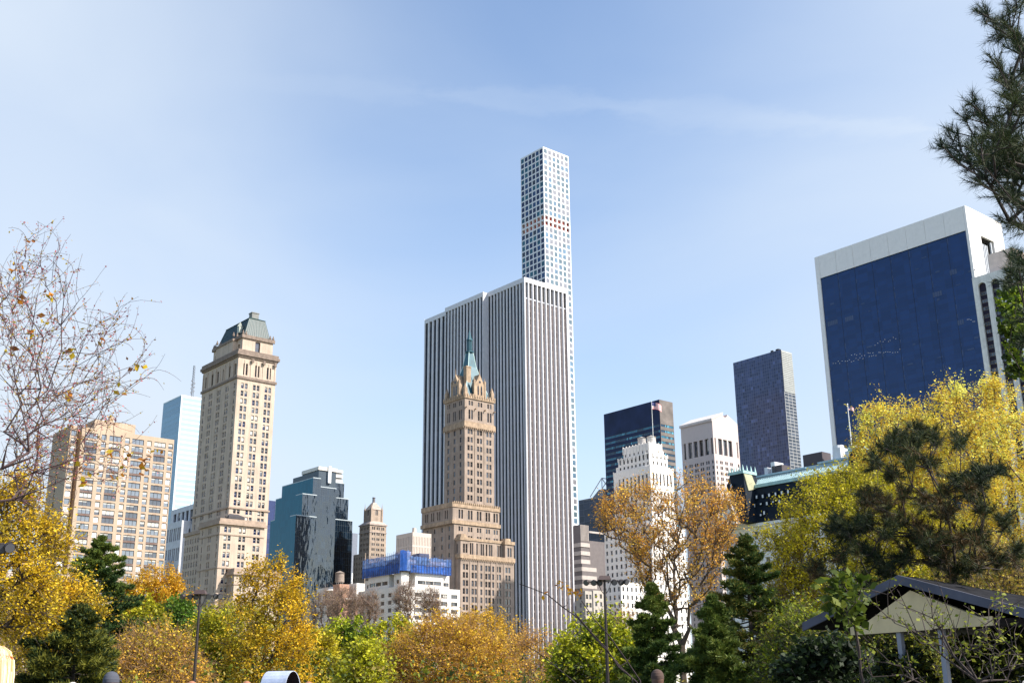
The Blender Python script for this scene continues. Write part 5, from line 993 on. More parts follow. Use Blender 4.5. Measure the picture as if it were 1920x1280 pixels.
def pine(name, label, px, ytop, hw, D, ybase=1290, seed=1, cols=((.03, .06, .018), (.075, .12, .03), (.13, .16, .04)), nlev=20, group='park trees', L=.30, wd=.045, ntuft=17, dens=1.0, bare=.12, droop=.3, barkc=(.06, .045, .035), nbr=(4, 6)):
    rng = np.random.default_rng(seed); gp = pt(px, ytop, D); top = gp[2]; Rr = hw * D / F; tb = gp * np.array([1, 1, 0]); t = thing(name, label, 'pine tree', tb, 0, group)
    P0 = []; P1 = []; R0 = []; R1 = []; ns = 14
    for i in range(ns): 
        z0, z1 = top * i / ns, top * (i + 1) / ns; rr_ = lambda z: .02 + top * .016 * (1 - z / top); P0.append((0, 0, z0)); P1.append((0, 0, z1)); R0.append(rr_(z0)); R1.append(rr_(z1))
    C_ = []; Dr = []; S = []
    for lv in range(nlev):
        k = lv / (nlev - 1); z_l = top * (bare + (1 - bare) * .985 * k ** .9); rad_ = Rr * 1.22 * (1.0 - k) ** .88 + .08; nb = rng.integers(nbr[0], nbr[1]); a0 = rng.uniform(0, 6.28)
        for j in range(nb):
            a = a0 + 6.28 * j / nb + rng.uniform(-.3, .3); l = rad_ * (rng.uniform(.45, 1.12) if rng.uniform() < .85 else rng.uniform(1.1, 1.35)); el = -.02 + .42 * k + rng.uniform(-.12, .12); d = np.array([math.cos(a) * math.cos(el), math.sin(a) * math.cos(el), math.sin(el)])
            k2 = rng.uniform(-.45, .45) * (1 - bare) / nlev if lv < nlev - 1 else 0; z = z_l + k2 * top; p = np.array([0, 0, z]); m = 6; q = p
            for s in range(m):
                f0 = (s + 1) / m; x = p + d * l * f0 + np.array([0, 0, l * (.16 * f0 * f0 - droop * f0)]); r_a = .012 + l * .012 * (1 - s / m); P0.append(q); P1.append(x); R0.append(r_a); R1.append(.010 + l * .012 * (1 - f0))
                if f0 > .28:
                    side = np.cross(d, (0, 0, 1.0)); side /= np.linalg.norm(side)
                    for sg in (-1, 1, 0):
                        for _ in range(int(2 * dens + rng.uniform())):
                            tl = l * (1.05 - f0) * .45 + .04; dd = d * .75 + side * sg * rng.uniform(.6, 1.1) + rng.normal(size=3) * .08; dd[2] += .06; dd /= np.linalg.norm(dd); e = x + dd * tl * rng.uniform(.5, 1.1)
                            P0.append(x); P1.append(e); R0.append(.012); R1.append(.006)
                            for tt in (.35, .7, 1.0): C_.append(x + (e - x) * tt + rng.normal(size=3) * .05); up = dd * .8 + np.array([0, 0, .35]); Dr.append(up / np.linalg.norm(up))
                q = x
    Q = tubes(P0, P1, np.array(R0), np.array(R1), 5); ob = bpy.data.objects.new('trunk', fast_mesh('trunk', Q, 4, [bark(barkc)])); COL.objects.link(ob); ob.parent = t
    C_ = np.array(C_); Dr = np.array(Dr); Ls = L * (.40 + .60 * np.clip(1 - C_[:, 2] / top, 0, 1) ** .6); V = needle_tufts(C_, Dr, rng, ntuft, np.repeat(Ls, ntuft)[:, None], wd); nf = cloud_noise(seed); q = nf(V[::3], .9) + rng.normal(size=len(V) // 3) * .3; th_ = np.quantile(q, [i / len(cols) for i in range(1, len(cols))])
    oc = bpy.data.objects.new('crown', fast_mesh('crown', V, 3, [leafm(c, .15) for c in cols], np.digitize(q, th_))); COL.objects.link(oc); oc.parent = t
    return t
Y1, Y2, Y3 = (.50, .33, .02), (.38, .27, .02), (.24, .19, .02)      # golden
OR = ((.42, .21, .03), (.50, .29, .04), (.30, .16, .04)); GR = ((.14, .15, .012), (.30, .29, .018), (.44, .40, .025)); YG = ((.30, .28, .02), (.42, .36, .03), (.20, .22, .02)); BR = ((.26, .17, .08), (.32, .22, .09), (.20, .13, .06))
# far row, left to right
tree('maple_tree', 'round orange yellow tree in front of the tan apartment block', 300, 1066, 1215, 76, 130, 'dome', ((.50, .27, .02), (.42, .24, .02), (.55, .34, .03)), leaf=.20, nleaf=40000, natt=330, seed=11, clump=1.0, lob=.22)
tree('green_tree', 'bright green leafy tree below the round orange tree', 262, 1128, 1262, 58, 95, 'round', GR, leaf=.24, nleaf=13000, natt=170, seed=12, clump=.9)
tree('small_green_tree', 'small dark green rounded tree left of the left lamp post', 335, 1132, 1196, 30, 110, 'round', ((.05, .11, .02), (.09, .17, .02)), leaf=.24, nleaf=8000, natt=110, seed=13, lob=.15)
tree('brown_bush', 'twiggy brown orange shrub behind the left lamp post', 290, 1176, 1300, 105, 62, 'dome', ((.46, .26, .04), (.52, .34, .04), (.36, .30, .03)), leaf=.12, nleaf=15000, natt=420, twigs=6, seed=14, clump=.8, barkc=(.17, .10, .05), lob=.2, twr=.012)
tree('pink_haze_tree', 'tree of fine pinkish orange twigs right of the left lamp post', 438, 1120, 1250, 56, 125, 'dome', ((.44, .28, .10), (.36, .22, .09), (.40, .30, .05)), leaf=.15, nleaf=9000, natt=260, twigs=5, seed=15, barkc=(.20, .14, .10), lob=.2)
tree('green_tree', 'yellow green tree behind the left lamp post shaft', 402, 1152, 1300, 50, 85, 'round', GR, leaf=.22, nleaf=12000, natt=150, seed=16)
tree('golden_tree', 'tall golden tree with dark forked limbs under the cream hotel tower', 512, 1044, 1300, 84, 80, 'egg', ((.58, .37, .02), (.46, .31, .02), (.34, .26, .02)), leaf=.15, nleaf=24000, natt=230, seed=17, barkc=(.05, .035, .03), lob=.4, trunk_px=478, depth=.8, clump=.9)
tree('golden_tree', 'yellow tree with gaps showing the hotel podium, behind the tall golden tree', 470, 1128, 1300, 60, 92, 'round', YG, leaf=.19, nleaf=9000, natt=150, seed=18, lob=.4)
for i, (x, yt, hw_, d_) in enumerate(((612, 1112, 30, 175), (652, 1104, 34, 170), (690, 1112, 26, 172), (764, 1096, 24, 160), (806, 1104, 20, 165))):
    tree('bare_tree', ['bare brown tree below the brick townhouse row', 'bare tree with dark limbs under the water tank', 'bare grey tree at the left foot of the white apartment house', 'thin bare tree against the corner of the white apartment house', 'small bare tree before the west side of the white apartment house'][i], x, yt, 1200, hw_, d_, 'vase', BR, leaf=.10, nleaf=1600, natt=110, twigs=6, seed=20 + i, barkc=(.15, .10, .075), clump=1.2, twr=.022, tipr=.03)
tree('green_tree', 'fresh green tree below the black glass building', 655, 1166, 1300, 62, 100, 'round', ((.07, .12, .01), (.20, .26, .015), (.34, .38, .02)), leaf=.25, nleaf=14000, natt=170, seed=27, barkc=(.05, .04, .03))
tree('green_tree', 'olive green tree beside the golden tree, right of the arched canopy', 592, 1182, 1300, 42, 90, 'round', ((.20, .20, .02), (.38, .34, .02), (.44, .38, .03)), leaf=.22, nleaf=10000, natt=130, seed=28)
tree('green_tree', 'lime green tree in front of the bare trees, left of the big orange elm', 690, 1212, 1300, 40, 75, 'round', ((.26, .26, .02), (.38, .38, .02)), leaf=.2, nleaf=7000, natt=110, seed=29)
tree('yellow_tree', 'yellow green tree at the foot of the white apartment house', 738, 1158, 1270, 46, 135, 'round', ((.34, .34, .02), (.26, .28, .02), (.42, .38, .03)), leaf=.28, nleaf=12000, natt=150, seed=30)
tree('elm_tree', 'broad orange brown elm with pale twigs at the foot of the spired hotel tower', 845, 1152, 1300, 122, 82, 'dome', ((.50, .30, .035), (.56, .38, .03), (.42, .24, .04)), leaf=.15, nleaf=30000, natt=620, twigs=6, seed=31, barkc=(.20, .11, .05), lob=.25, clump=.85, twr=.013, twig_len=1.2)
tree('elm_tree', 'orange yellow tree behind the broad elm, below the marble tower', 905, 1142, 1260, 92, 130, 'dome', ((.48, .30, .03), (.40, .24, .03), (.52, .34, .04)), leaf=.22, nleaf=16000, natt=260, seed=32, lob=.3, barkc=(.15, .10, .06))
tree('elm_tree', 'tree of reddish orange twigs in front of the marble tower base', 992, 1166, 1300, 58, 100, 'dome', ((.50, .28, .06), (.42, .22, .05), (.52, .36, .04)), leaf=.14, nleaf=9000, natt=260, twigs=6, seed=33, barkc=(.18, .11, .07), lob=.3)
tree('green_tree', 'bright green tree behind the right lamp post', 1120, 1166, 1300, 88, 66, 'round', ((.10, .14, .01), (.26, .30, .015), (.42, .42, .025)), leaf=.19, nleaf=20000, natt=260, seed=34, barkc=(.05, .04, .03))
tree('orange_bush', 'orange twiggy tree between the right lamp post and the dark pines', 1172, 1150, 1240, 30, 95, 'dome', ((.44, .24, .06), (.36, .2, .05)), leaf=.12, nleaf=4000, natt=120, twigs=5, seed=35, barkc=(.2, .12, .07))
tree('elm_tree', 'tall open elm with rusty young leaves in front of the white setback tower', 1268, 898, 1195, 158, 58, 'fan', ((.66, .36, .07), (.54, .25, .04), (.70, .42, .09)), leaf=.095, nleaf=21000, natt=460, twigs=6, seed=36, barkc=(.10, .07, .05), lob=.5, clump=.62, trunk_px=1284, tipr=.016, twr=.008, fork=.85, depth=.7)
pine('pine_tree', 'dark pine left of the elm trunk, beside the right lamp post', 1222, 1096, 66, 50, seed=41, ntuft=15)
pine('pine_tree', 'tall pine with brownish tips right of the open elm', 1396, 1006, 104, 52, nbr=(5, 7), seed=42, cols=((.03, .06, .018), (.075, .11, .03), (.2, .17, .05)), ntuft=15, nlev=24)
pine('pine_tree', 'shorter dark pine at the foot of the tall pine', 1335, 1120, 72, 46, seed=43, ntuft=15)
tree('green_tree', 'large yellow green tree in front of the park hotel', 1592, 874, 1300, 178, 62, 'round', ((.26, .25, .02), (.40, .36, .02), (.52, .45, .03)), leaf=.115, nleaf=105000, natt=720, twigs=5, seed=44, lob=.28, clump=.8, barkc=(.06, .045, .035))
tree('green_tree', 'pale pinkish green tree at the left foot of the large yellow green tree', 1496, 968, 1300, 76, 64, 'egg', ((.38, .28, .10), (.34, .30, .06), (.26, .24, .03)), leaf=.13, nleaf=17000, natt=280, seed=45, lob=.35, barkc=(.12, .08, .06))
tree('golden_tree', 'huge golden yellow tree in front of the navy glass tower', 1800, 700, 1250, 215, 70, 'dome', ((.72, .53, .09), (.56, .38, .05), (.80, .64, .18)), leaf=.125, nleaf=135000, natt=800, twigs=5, seed=46, lob=.30, clump=.95, barkc=(.10, .07, .05), trunk_px=1850)
tree('golden_tree', 'golden tree with lobes reaching left over the park hotel turret', 1662, 748, 1120, 82, 74, 'round', ((.72, .53, .09), (.56, .38, .05), (.80, .64, .18)), leaf=.125, nleaf=34000, natt=240, seed=57, lob=.4, clump=.9, barkc=(.10, .07, .05))
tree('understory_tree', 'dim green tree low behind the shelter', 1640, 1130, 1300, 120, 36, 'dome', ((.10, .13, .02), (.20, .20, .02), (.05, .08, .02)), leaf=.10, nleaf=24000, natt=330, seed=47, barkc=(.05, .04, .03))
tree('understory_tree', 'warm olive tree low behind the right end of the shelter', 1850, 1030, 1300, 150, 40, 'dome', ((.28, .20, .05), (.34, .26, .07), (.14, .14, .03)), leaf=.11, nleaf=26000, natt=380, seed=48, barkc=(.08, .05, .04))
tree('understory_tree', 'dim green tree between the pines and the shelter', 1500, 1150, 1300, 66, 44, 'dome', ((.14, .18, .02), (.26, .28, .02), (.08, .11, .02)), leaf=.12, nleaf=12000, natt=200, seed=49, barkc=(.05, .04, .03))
# left group
pine('pine_tree', 'tall dark pine in front of the tan apartment block', 192, 1006, 124, 66, nbr=(6, 9), seed=51, cols=((.025, .055, .022), (.06, .10, .03), (.14, .18, .04)), ntuft=17, nlev=24)
pine('pine_tree', 'dark spreading pine low at the lower left corner', 150, 1140, 120, 34, seed=52, cols=((.015, .03, .015), (.03, .05, .02), (.16, .16, .03)), ntuft=18, nlev=16, L=.26, wd=.035)
tree('golden_tree', 'golden yellow tree over the left edge, leaves against the sky', 30, 884, 1180, 80, 34, 'round', ((.50, .33, .02), (.60, .42, .03), (.34, .26, .02)), leaf=.075, nleaf=26000, natt=230, seed=53, lob=.5, clump=.55, barkc=(.06, .045, .035), trunk_px=-60)
tree('golden_tree', 'golden tree in front of the tall dark pine', 120, 1088, 1230, 66, 38, 'round', ((.52, .33, .02), (.62, .42, .03), (.30, .24, .02)), leaf=.075, nleaf=20000, natt=180, seed=54, lob=.45, clump=.5, barkc=(.06, .045, .035), trunk_px=85)
tree('bare_tree', 'tangled tan tree low at the left edge behind the blond person', 30, 1120, 1300, 90, 55, 'dome', ((.42, .30, .07), (.48, .36, .06), (.34, .30, .04)), leaf=.11, nleaf=14000, natt=300, twigs=5, seed=55, barkc=(.16, .11, .08))
tree('golden_tree', 'pale yellow tree behind the golden tree at the far left', 75, 1050, 1240, 60, 75, 'egg', ((.40, .32, .04), (.30, .26, .03)), leaf=.18, nleaf=7000, natt=140, seed=56, lob=.4, trunk_px=70)
# low planting that closes the view between the trunks
def hedge(n, y0, y1, seed):
    rng = np.random.default_rng(seed)
    P = np.stack([rng.uniform(-.46, .46, n), rng.uniform(y0, y1, n), rng.uniform(0, 1, n) ** 1.3], 1); P[:, 0] *= P[:, 1] * 1.15; nf = cloud_noise(seed); hgt = 2.2 + 1.6 * nf(P * np.array([1, 1, 0]), .35); P[:, 2] *= np.maximum(hgt, .5) * (P[:, 1] / 60 + .5); V = leaves(P, .22, rng); q = nf(P, .5) + rng.normal(size=n) * .3
    o = bpy.data.objects.new('undergrowth', fast_mesh('undergrowth', V, 4, [leafm(c) for c in ((.05, .07, .02), (.14, .16, .02), (.22, .17, .05))], np.digitize(q, [-.15, .2]))); COL.objects.link(o); o['kind'] = 'stuff'; o['label'] = 'low mixed shrubs growing under the park trees'
hedge(26000, 52, 110, 5)
# ================================================================ NEAR BRANCHES
def near_growth(name, label, cat, att_px, base_px, baseD, forkz, seed, kind, D, leafcols, nleaf=0, leaf=.05, tuft=(40, .10, .0035), tipr=.004, maxr=.2, barkc=(.05, .035, .03), dj=.8, step=.25, twig=.18, ntw=3, group=None, extra=None, expo=2.2, curl=0):
    """a tree that stands beside the camera: crown points are given where its branches cross the view, at about D metres"""
    rng = np.random.default_rng(seed); tb = pt(base_px, 1300, baseD) * np.array([1, 1, 0]); t = thing(name, label, cat, tb, 0, group)
    att = []
    for (x, y, r, n) in att_px:
        for _ in range(n):
            a = rng.uniform(0, 6.28); q = r * math.sqrt(rng.uniform()); d_ = D + dj * rng.normal() * .5
            att.append(pt(x + q * math.cos(a), y + q * math.sin(a), d_) - tb)
    att = np.array(att); fk = np.array([0, 0, forkz]); nodes, par, tips = skeleton(att, np.zeros(3), fk, rng, step); n = len(nodes); r = radii(par, tipr, n, expo, maxr)
    Q = tubes(nodes[par[1:]], nodes[1:], r[par[1:]] * .97, r[1:], 6); ob = bpy.data.objects.new('trunk', fast_mesh('trunk', Q, 4, [bark(barkc)])); COL.objects.link(ob); ob.parent = t
    C_ = nodes[tips]; dr = C_ - nodes[par[tips]]; dr /= np.linalg.norm(dr, axis=1, keepdims=True) + 1e-9
    tw0 = np.repeat(C_, ntw, 0); td = np.repeat(dr, ntw, 0) * .9 + rng.normal(size=tw0.shape) * .55; td[:, 2] += .2; td /= np.linalg.norm(td, axis=1, keepdims=True); ln = rng.uniform(.35, 1.2, (len(tw0), 1)) * twig
    m_ = 5 if curl else 2; cur = tw0; dcur = td.copy(); bend = rng.normal(size=td.shape) * (curl if curl else .12); Qt = []; stops = [tw0]; z = tipr
    for i in range(m_):
        nx_ = cur + dcur * ln / m_; r_a, r_b = np.full(len(cur), z * (1 - .5 * i / m_)), np.full(len(cur), z * (1 - .5 * (i + 1) / m_)); Qt.append(tubes(cur, nx_, r_a, r_b, 4)); cur = nx_; stops.append(cur)
        dcur = dcur + bend + np.array([0, 0, .10]) + rng.normal(size=td.shape) * .08; dcur /= np.linalg.norm(dcur, axis=1, keepdims=True)
    tw1 = cur; m1 = stops[len(stops) // 2]; Qt = np.concatenate(Qt); ot = bpy.data.objects.new('twigs', fast_mesh('twigs', Qt, 4, [bark(tuple(min(1, c * 1.3) for c in barkc), 'twig_bark')])); COL.objects.link(ot); ot.parent = t; ot['kind'] = 'stuff'
    if kind == 'needles':
        cc = np.concatenate([tw1, m1, C_]); dd = np.concatenate([td, td, dr]); V = needle_tufts(cc, dd, rng, tuft[0], tuft[1], tuft[2], .75); k = rng.integers(0, 1000, len(V) // 3); nf = cloud_noise(seed); q = nf(V[::3], 2.0) + rng.normal(size=len(V) // 3) * .25
        oc = bpy.data.objects.new('crown', fast_mesh('crown', V, 3, [leafm(c, .12) for c in leafcols], np.digitize(q, np.quantile(q, [i / len(leafcols) for i in range(1, len(leafcols))])))); COL.objects.link(oc); oc.parent = t
    elif nleaf:
        i = rng.integers(0, len(tw1), nleaf); s = rng.uniform(0, 1, (nleaf, 1)); st_ = np.stack(stops); fi = s[:, 0] * (len(stops) - 1.001); i0_ = fi.astype(int); fr_ = (fi - i0_)[:, None]; P = st_[i0_, i] * (1 - fr_) + st_[i0_ + 1, i] * fr_ + rng.normal(size=(nleaf, 3)) * leaf * .6; V = leaves(P, leaf, rng, .75); q = rng.uniform(size=nleaf)
        oc = bpy.data.objects.new('crown', fast_mesh('crown', V, 4, [leafm(c, .4) for c in leafcols], (q * len(leafcols)).astype(int))); COL.objects.link(oc); oc.parent = t
    return t
PN = ((.008, .020, .014), (.012, .03, .016), (.04, .055, .016))
def line(*pts_, r=7, n=3):
    o = []
    for (x0, y0), (x1, y1) in zip(pts_[:-1], pts_[1:]):
        m = max(1, int(math.hypot(x1 - x0, y1 - y0) / 14))
        for i in range(m): o.append((x0 + (x1 - x0) * i / m, y0 + (y1 - y0) * i / m, r, n))
    o.append((*pts_[-1], r * .5, n)); return o
p_ = line((1960, 100), (1920, 84), (1880, 60), (1848, 28), r=11, n=3) + line((1880, 60), (1893, 28), r=9, n=2) + [(1914, 8, 8, 3), (1918, 100, 16, 7), (1900, 78, 12, 5)]
p_ += line((1950, 160), (1894, 134), (1865, 128), r=8, n=2) + line((1945, 230), (1905, 190), (1884, 150), r=10, n=3) + [(1912, 170, 14, 6), (1916, 200, 16, 7)]
p_ += line((1960, 300), (1881, 272), (1853, 247), (1838, 213), (1827, 196), r=10, n=3) + line((1901, 279), (1850, 284), (1805, 282), (1764, 274), r=8, n=2) + line((1805, 282), (1783, 247), r=6, n=2) + [(1815, 225, 12, 4), (1850, 262, 18, 7), (1880, 240, 22, 9), (1905, 262, 22, 12), (1870, 285, 20, 9), (1900, 222, 16, 6)]
p_ += line((1950, 300), (1900, 301), (1846, 309), (1800, 305), r=9, n=3) + [(1880, 306, 18, 8), (1910, 290, 18, 9), (1840, 296, 14, 5), (1862, 312, 12, 4)] + line((1950, 325), (1885, 334), (1840, 342), r=9, n=3) + [(1905, 325, 12, 5)] + line((1950, 385), (1905, 372), (1878, 362), r=8, n=3) + [(1908, 352, 12, 4), (1912, 390, 12, 4)] + line((1950, 435), (1905, 420), (1888, 416), r=5, n=2)
near_growth('pine_tree', 'near pine with long dark needles reaching in at the upper right corner', 'pine tree', p_, 2200, 9.5, 2.4, 61, 'needles', 8.6, PN, tuft=(20, .092, .0036), maxr=.13, twig=.10, ntw=2, group='near pines')
near_growth('pine_tree', 'near pine boughs at the right edge against the arched tower', 'pine tree', line((1990, 520), (1925, 500), (1905, 484), r=6, n=2) + [(1908, 500, 9, 5), (1917, 495, 9, 5), (1896, 528, 6, 3), (1908, 526, 9, 4), (1922, 530, 10, 5), (1925, 600, 8, 4), (1925, 650, 8, 4)], 2260, 12, 3.0, 62, 'needles', 10.5, PN, tuft=(26, .095, .0045), maxr=.16, twig=.12, ntw=2, group='near pines')
near_growth('leafy_tree', 'green leafy branch hanging at the right edge below the pine boughs', 'tree', [(1896, 550, 9, 8), (1890, 572, 7, 3), (1903, 590, 12, 7), (1914, 560, 10, 5), (1896, 612, 8, 5), (1912, 640, 12, 8), (1898, 662, 6, 3), (1914, 690, 10, 7), (1908, 620, 10, 6)], 2240, 13.5, 3.6, 63, 'leaves', 12, ((.05, .09, .012), (.16, .22, .02), (.03, .05, .012)), nleaf=1900, leaf=.06, twig=.07)
# dark pine in front of the golden tree
cl = [(1664, 846, 16), (1691, 834, 26), (1646, 870, 13), (1723, 812, 14), (1712, 842, 20), (1801, 828, 13), (1753, 826, 14), (1706, 870, 16), (1631, 935, 20), (1658, 947, 22), (1578, 983, 22), (1586, 1002, 20), (1676, 890, 14), (1815, 905, 24), (1845, 897, 24), (1866, 885, 16), (1821, 926, 22), (1797, 905, 14), (1770, 932, 16), (1735, 941, 16), (1771, 962, 20), (1726, 1000, 22), (1667, 992, 22), (1801, 1012, 26), (1832, 1012, 20), (1756, 1021, 24), (1608, 1030, 20), (1625, 983, 20), (1620, 986, 15), (1534, 1074, 16), (1620, 1094, 20), (1665, 1067, 20), (1745, 1030, 28), (1766, 1048, 22), (1700, 1040, 22), (1640, 1050, 18), (1840, 960, 14), (1880, 985, 18), (1900, 1040, 18), (1865, 1050, 20), (1700, 930, 14), (1742, 870, 12), (1575, 1045, 12), (1820, 1062, 20), (1690, 975, 18), (1790, 1075, 18)]
near_growth('pine_tree', 'dark pine with clumped needles above the shelter, in front of the golden tree', 'pine tree', [(x, y, r * .7, max(6, int(r * .8))) for x, y, r in cl], 1812, 30, 4.2, 64, 'needles', 29.5, ((.010, .020, .012), (.022, .036, .015), (.07, .08, .028), (.014, .024, .012), (.10, .06, .03)), tuft=(30, .21, .012), maxr=.14, twig=.26, ntw=2, group='near pines', dj=2.6, step=.45, tipr=.006)
near_growth('leafy_tree', 'sapling with broad dark green leaves before the left eave of the shelter', 'sapling', [(1585, 1095, 16, 9), (1600, 1120, 14, 8), (1575, 1120, 12, 6), (1592, 1142, 10, 6), (1610, 1100, 9, 4), (1570, 1150, 10, 5), (1600, 1165, 8, 4)], 1640, 13, 1.0, 65, 'leaves', 12.5, ((.035, .06, .01), (.06, .09, .014), (.12, .15, .02)), nleaf=420, leaf=.10, twig=.14, ntw=2, maxr=.03)
sp = line((1766, 1230), (1764, 1181), (1727, 1153), (1693, 1129), (1652, 1111), r=2, n=1) + line((1766, 1181), (1768, 1150), (1766, 1127), r=2, n=1) + line((1755, 1175), (1745, 1140), (1733, 1115), r=2, n=1) + line((1740, 1190), (1706, 1181), (1665, 1155), (1645, 1141), r=2, n=1) + line((1780, 1185), (1830, 1178), (1880, 1150), r=3, n=1) + line((1790, 1230), (1850, 1200), (1900, 1205), r=4, n=2) + [(1700, 1260, 30, 8), (1830, 1240, 40, 12), (1890, 1250, 30, 9), (1640, 1240, 30, 8), (1870, 1145, 20, 5)]
near_growth('leafy_sapling', 'thin sapling with small pale green leaves in front of the shelter gable', 'sapling', sp, 1790, 12, .5, 66, 'leaves', 12, ((.22, .24, .04), (.13, .16, .02)), nleaf=620, leaf=.038, twig=.22, ntw=2, maxr=.014, tipr=.004, dj=.5)
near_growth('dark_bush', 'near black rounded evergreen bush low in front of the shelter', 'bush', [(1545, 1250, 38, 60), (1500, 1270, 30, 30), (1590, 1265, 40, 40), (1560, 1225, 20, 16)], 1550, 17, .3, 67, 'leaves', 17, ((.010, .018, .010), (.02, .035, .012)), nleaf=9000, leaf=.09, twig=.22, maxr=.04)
# bare spring tree on the left with pink buds
rr = random.Random(5); at = []
reg = [((-10, 700), (60, 440)), ((-10, 640), (130, 520)), ((0, 700), (150, 560)), ((0, 720), (228, 582)), ((0, 740), (265, 690)), ((20, 760), (240, 640)), ((20, 780), (225, 752)), ((0, 800), (180, 800)), ((0, 820), (150, 870)), ((10, 800), (90, 900)), ((0, 560), (60, 470)), ((-10, 600), (95, 480)), ((0, 860), (70, 930)), ((60, 760), (265, 700)), ((30, 700), (215, 620))]
for (a0, a1) in reg:
    for i in range(17): t_ = .05 + .95 * (i + rr.random()) / 17; at.append((a0[0] + (a1[0] - a0[0]) * t_, a0[1] + (a1[1] - a0[1]) * t_ + 22 * math.sin(t_ * 3.1), 13 + 14 * t_, 1))
at += [(rr.uniform(0, 150), rr.uniform(600, 860), 20, 1) for _ in range(26)] + [(rr.uniform(90, 230), rr.uniform(800, 895), 12, 1) for _ in range(26)]
rb = near_growth('bare_budding_tree', 'bare thin branches with pink buds and a few orange leaves at upper left', 'tree', at, -560, 8.5, 2.2, 70, 'leaves', 9, ((.42, .12, .18), (.46, .22, .04), (.40, .30, .03), (.45, .16, .22)), nleaf=5600, leaf=.017, tipr=.0019, maxr=.04, barkc=(.06, .034, .032), dj=1.0, step=.28, twig=.42, ntw=2, expo=2.6, curl=.30)
rng = np.random.default_rng(4); tb_ = np.array(rb.location); cs_ = []
for (x, y) in ((150, 880), (160, 895), (205, 850), (240, 855), (225, 890), (270, 862), (285, 845), (265, 880), (60, 625), (125, 665), (190, 640), (40, 560), (95, 555), (150, 625), (240, 690), (262, 690), (225, 735), (20, 655), (130, 745), (75, 600), (28, 500), (65, 455)):
    c_ = pt(x, y, 8.8) - tb_; cs_.append(c_ + rng.normal(size=(6, 3)) * .025)
V = leaves(np.concatenate(cs_), .05, rng, .7); oc = bpy.data.objects.new('leaf_clusters', fast_mesh('leaf_clusters', V, 4, [leafm(c, .4) for c in ((.50, .20, .03), (.46, .34, .03), (.30, .12, .05))], rng.integers(0, 3, len(V) // 4))); COL.objects.link(oc); oc.parent = rb; oc['kind'] = 'stuff'
# thin dark boughs crossing in front of the marble tower foot
def bough(name, label, lines_, base, D, lf):
    tb = pt(base, 1300, D) * np.array([1, 1, 0]); t = thing(name, label, 'sapling', tb); mb = MB(); rng = np.random.default_rng(9)
    for L_, r0_, r1_ in lines_:
        P = [pt(x, y, D + .05 * i) - tb for i, (x, y) in enumerate(L_)]
        if L_[-1][1] > 1260: P.append(np.array([0, 0, .05])); 
        P = P[::-1]; Pd = []
        for a_, b_ in zip(P[:-1], P[1:]):
            m = max(1, int(np.linalg.norm(b_ - a_) / .16))
            for k in range(m): Pd.append(a_ + (b_ - a_) * k / m + rng.normal(size=3) * .006)
        Pd.append(P[-1]); mb.tube(Pd, [r0_ + (r1_ - r0_) * i / (len(Pd) - 1) for i in range(len(Pd))], 6)
        for i in range(2, len(Pd) - 1, 2):
            if rng.uniform() < .6: e = Pd[i] + rng.normal(size=3) * .09 + np.array([0, 0, .05]); mb.tube([Pd[i], (Pd[i] + e) / 2 + rng.normal(size=3) * .01, e], [.004, .003, .0015], 4)
    mb.build('stem', [bark((.035, .022, .022))], t)
    C_ = np.concatenate([pt(x, y, D) - tb + rng.normal(size=(n, 3)) * .022 for x, y, n in lf]); V = leaves(C_, .038, rng, .7); oc = bpy.data.objects.new('leaves', fast_mesh('leaves', V, 4, [leafm(c, .4) for c in ((.55, .30, .02), (.35, .14, .03))], rng.integers(0, 2, len(V) // 4))); COL.objects.link(oc); oc.parent = t
bough('bare_sapling', 'bare dark sapling boughs with few orange leaves crossing before the marble tower foot', [([(974, 1094), (999, 1102), (1027, 1117), (1055, 1136), (1083, 1158), (1136, 1217), (1165, 1250), (1196, 1277)], .013, .003), ([(1078, 1149), (1134, 1214), (1162, 1246), (1185, 1271)], .012, .004), ([(1090, 1125), (1143, 1191), (1175, 1235), (1200, 1275)], .010, .004), ([(981, 1206), (1011, 1224), (1049, 1252), (1080, 1277)], .009, .003)], 1225, 9.5, [(1052, 1098, 9), (1066, 1104, 9), (1078, 1114, 10), (1050, 1094, 6), (1083, 1110, 6), (1010, 1218, 5), (985, 1207, 5), (1027, 1115, 3)])
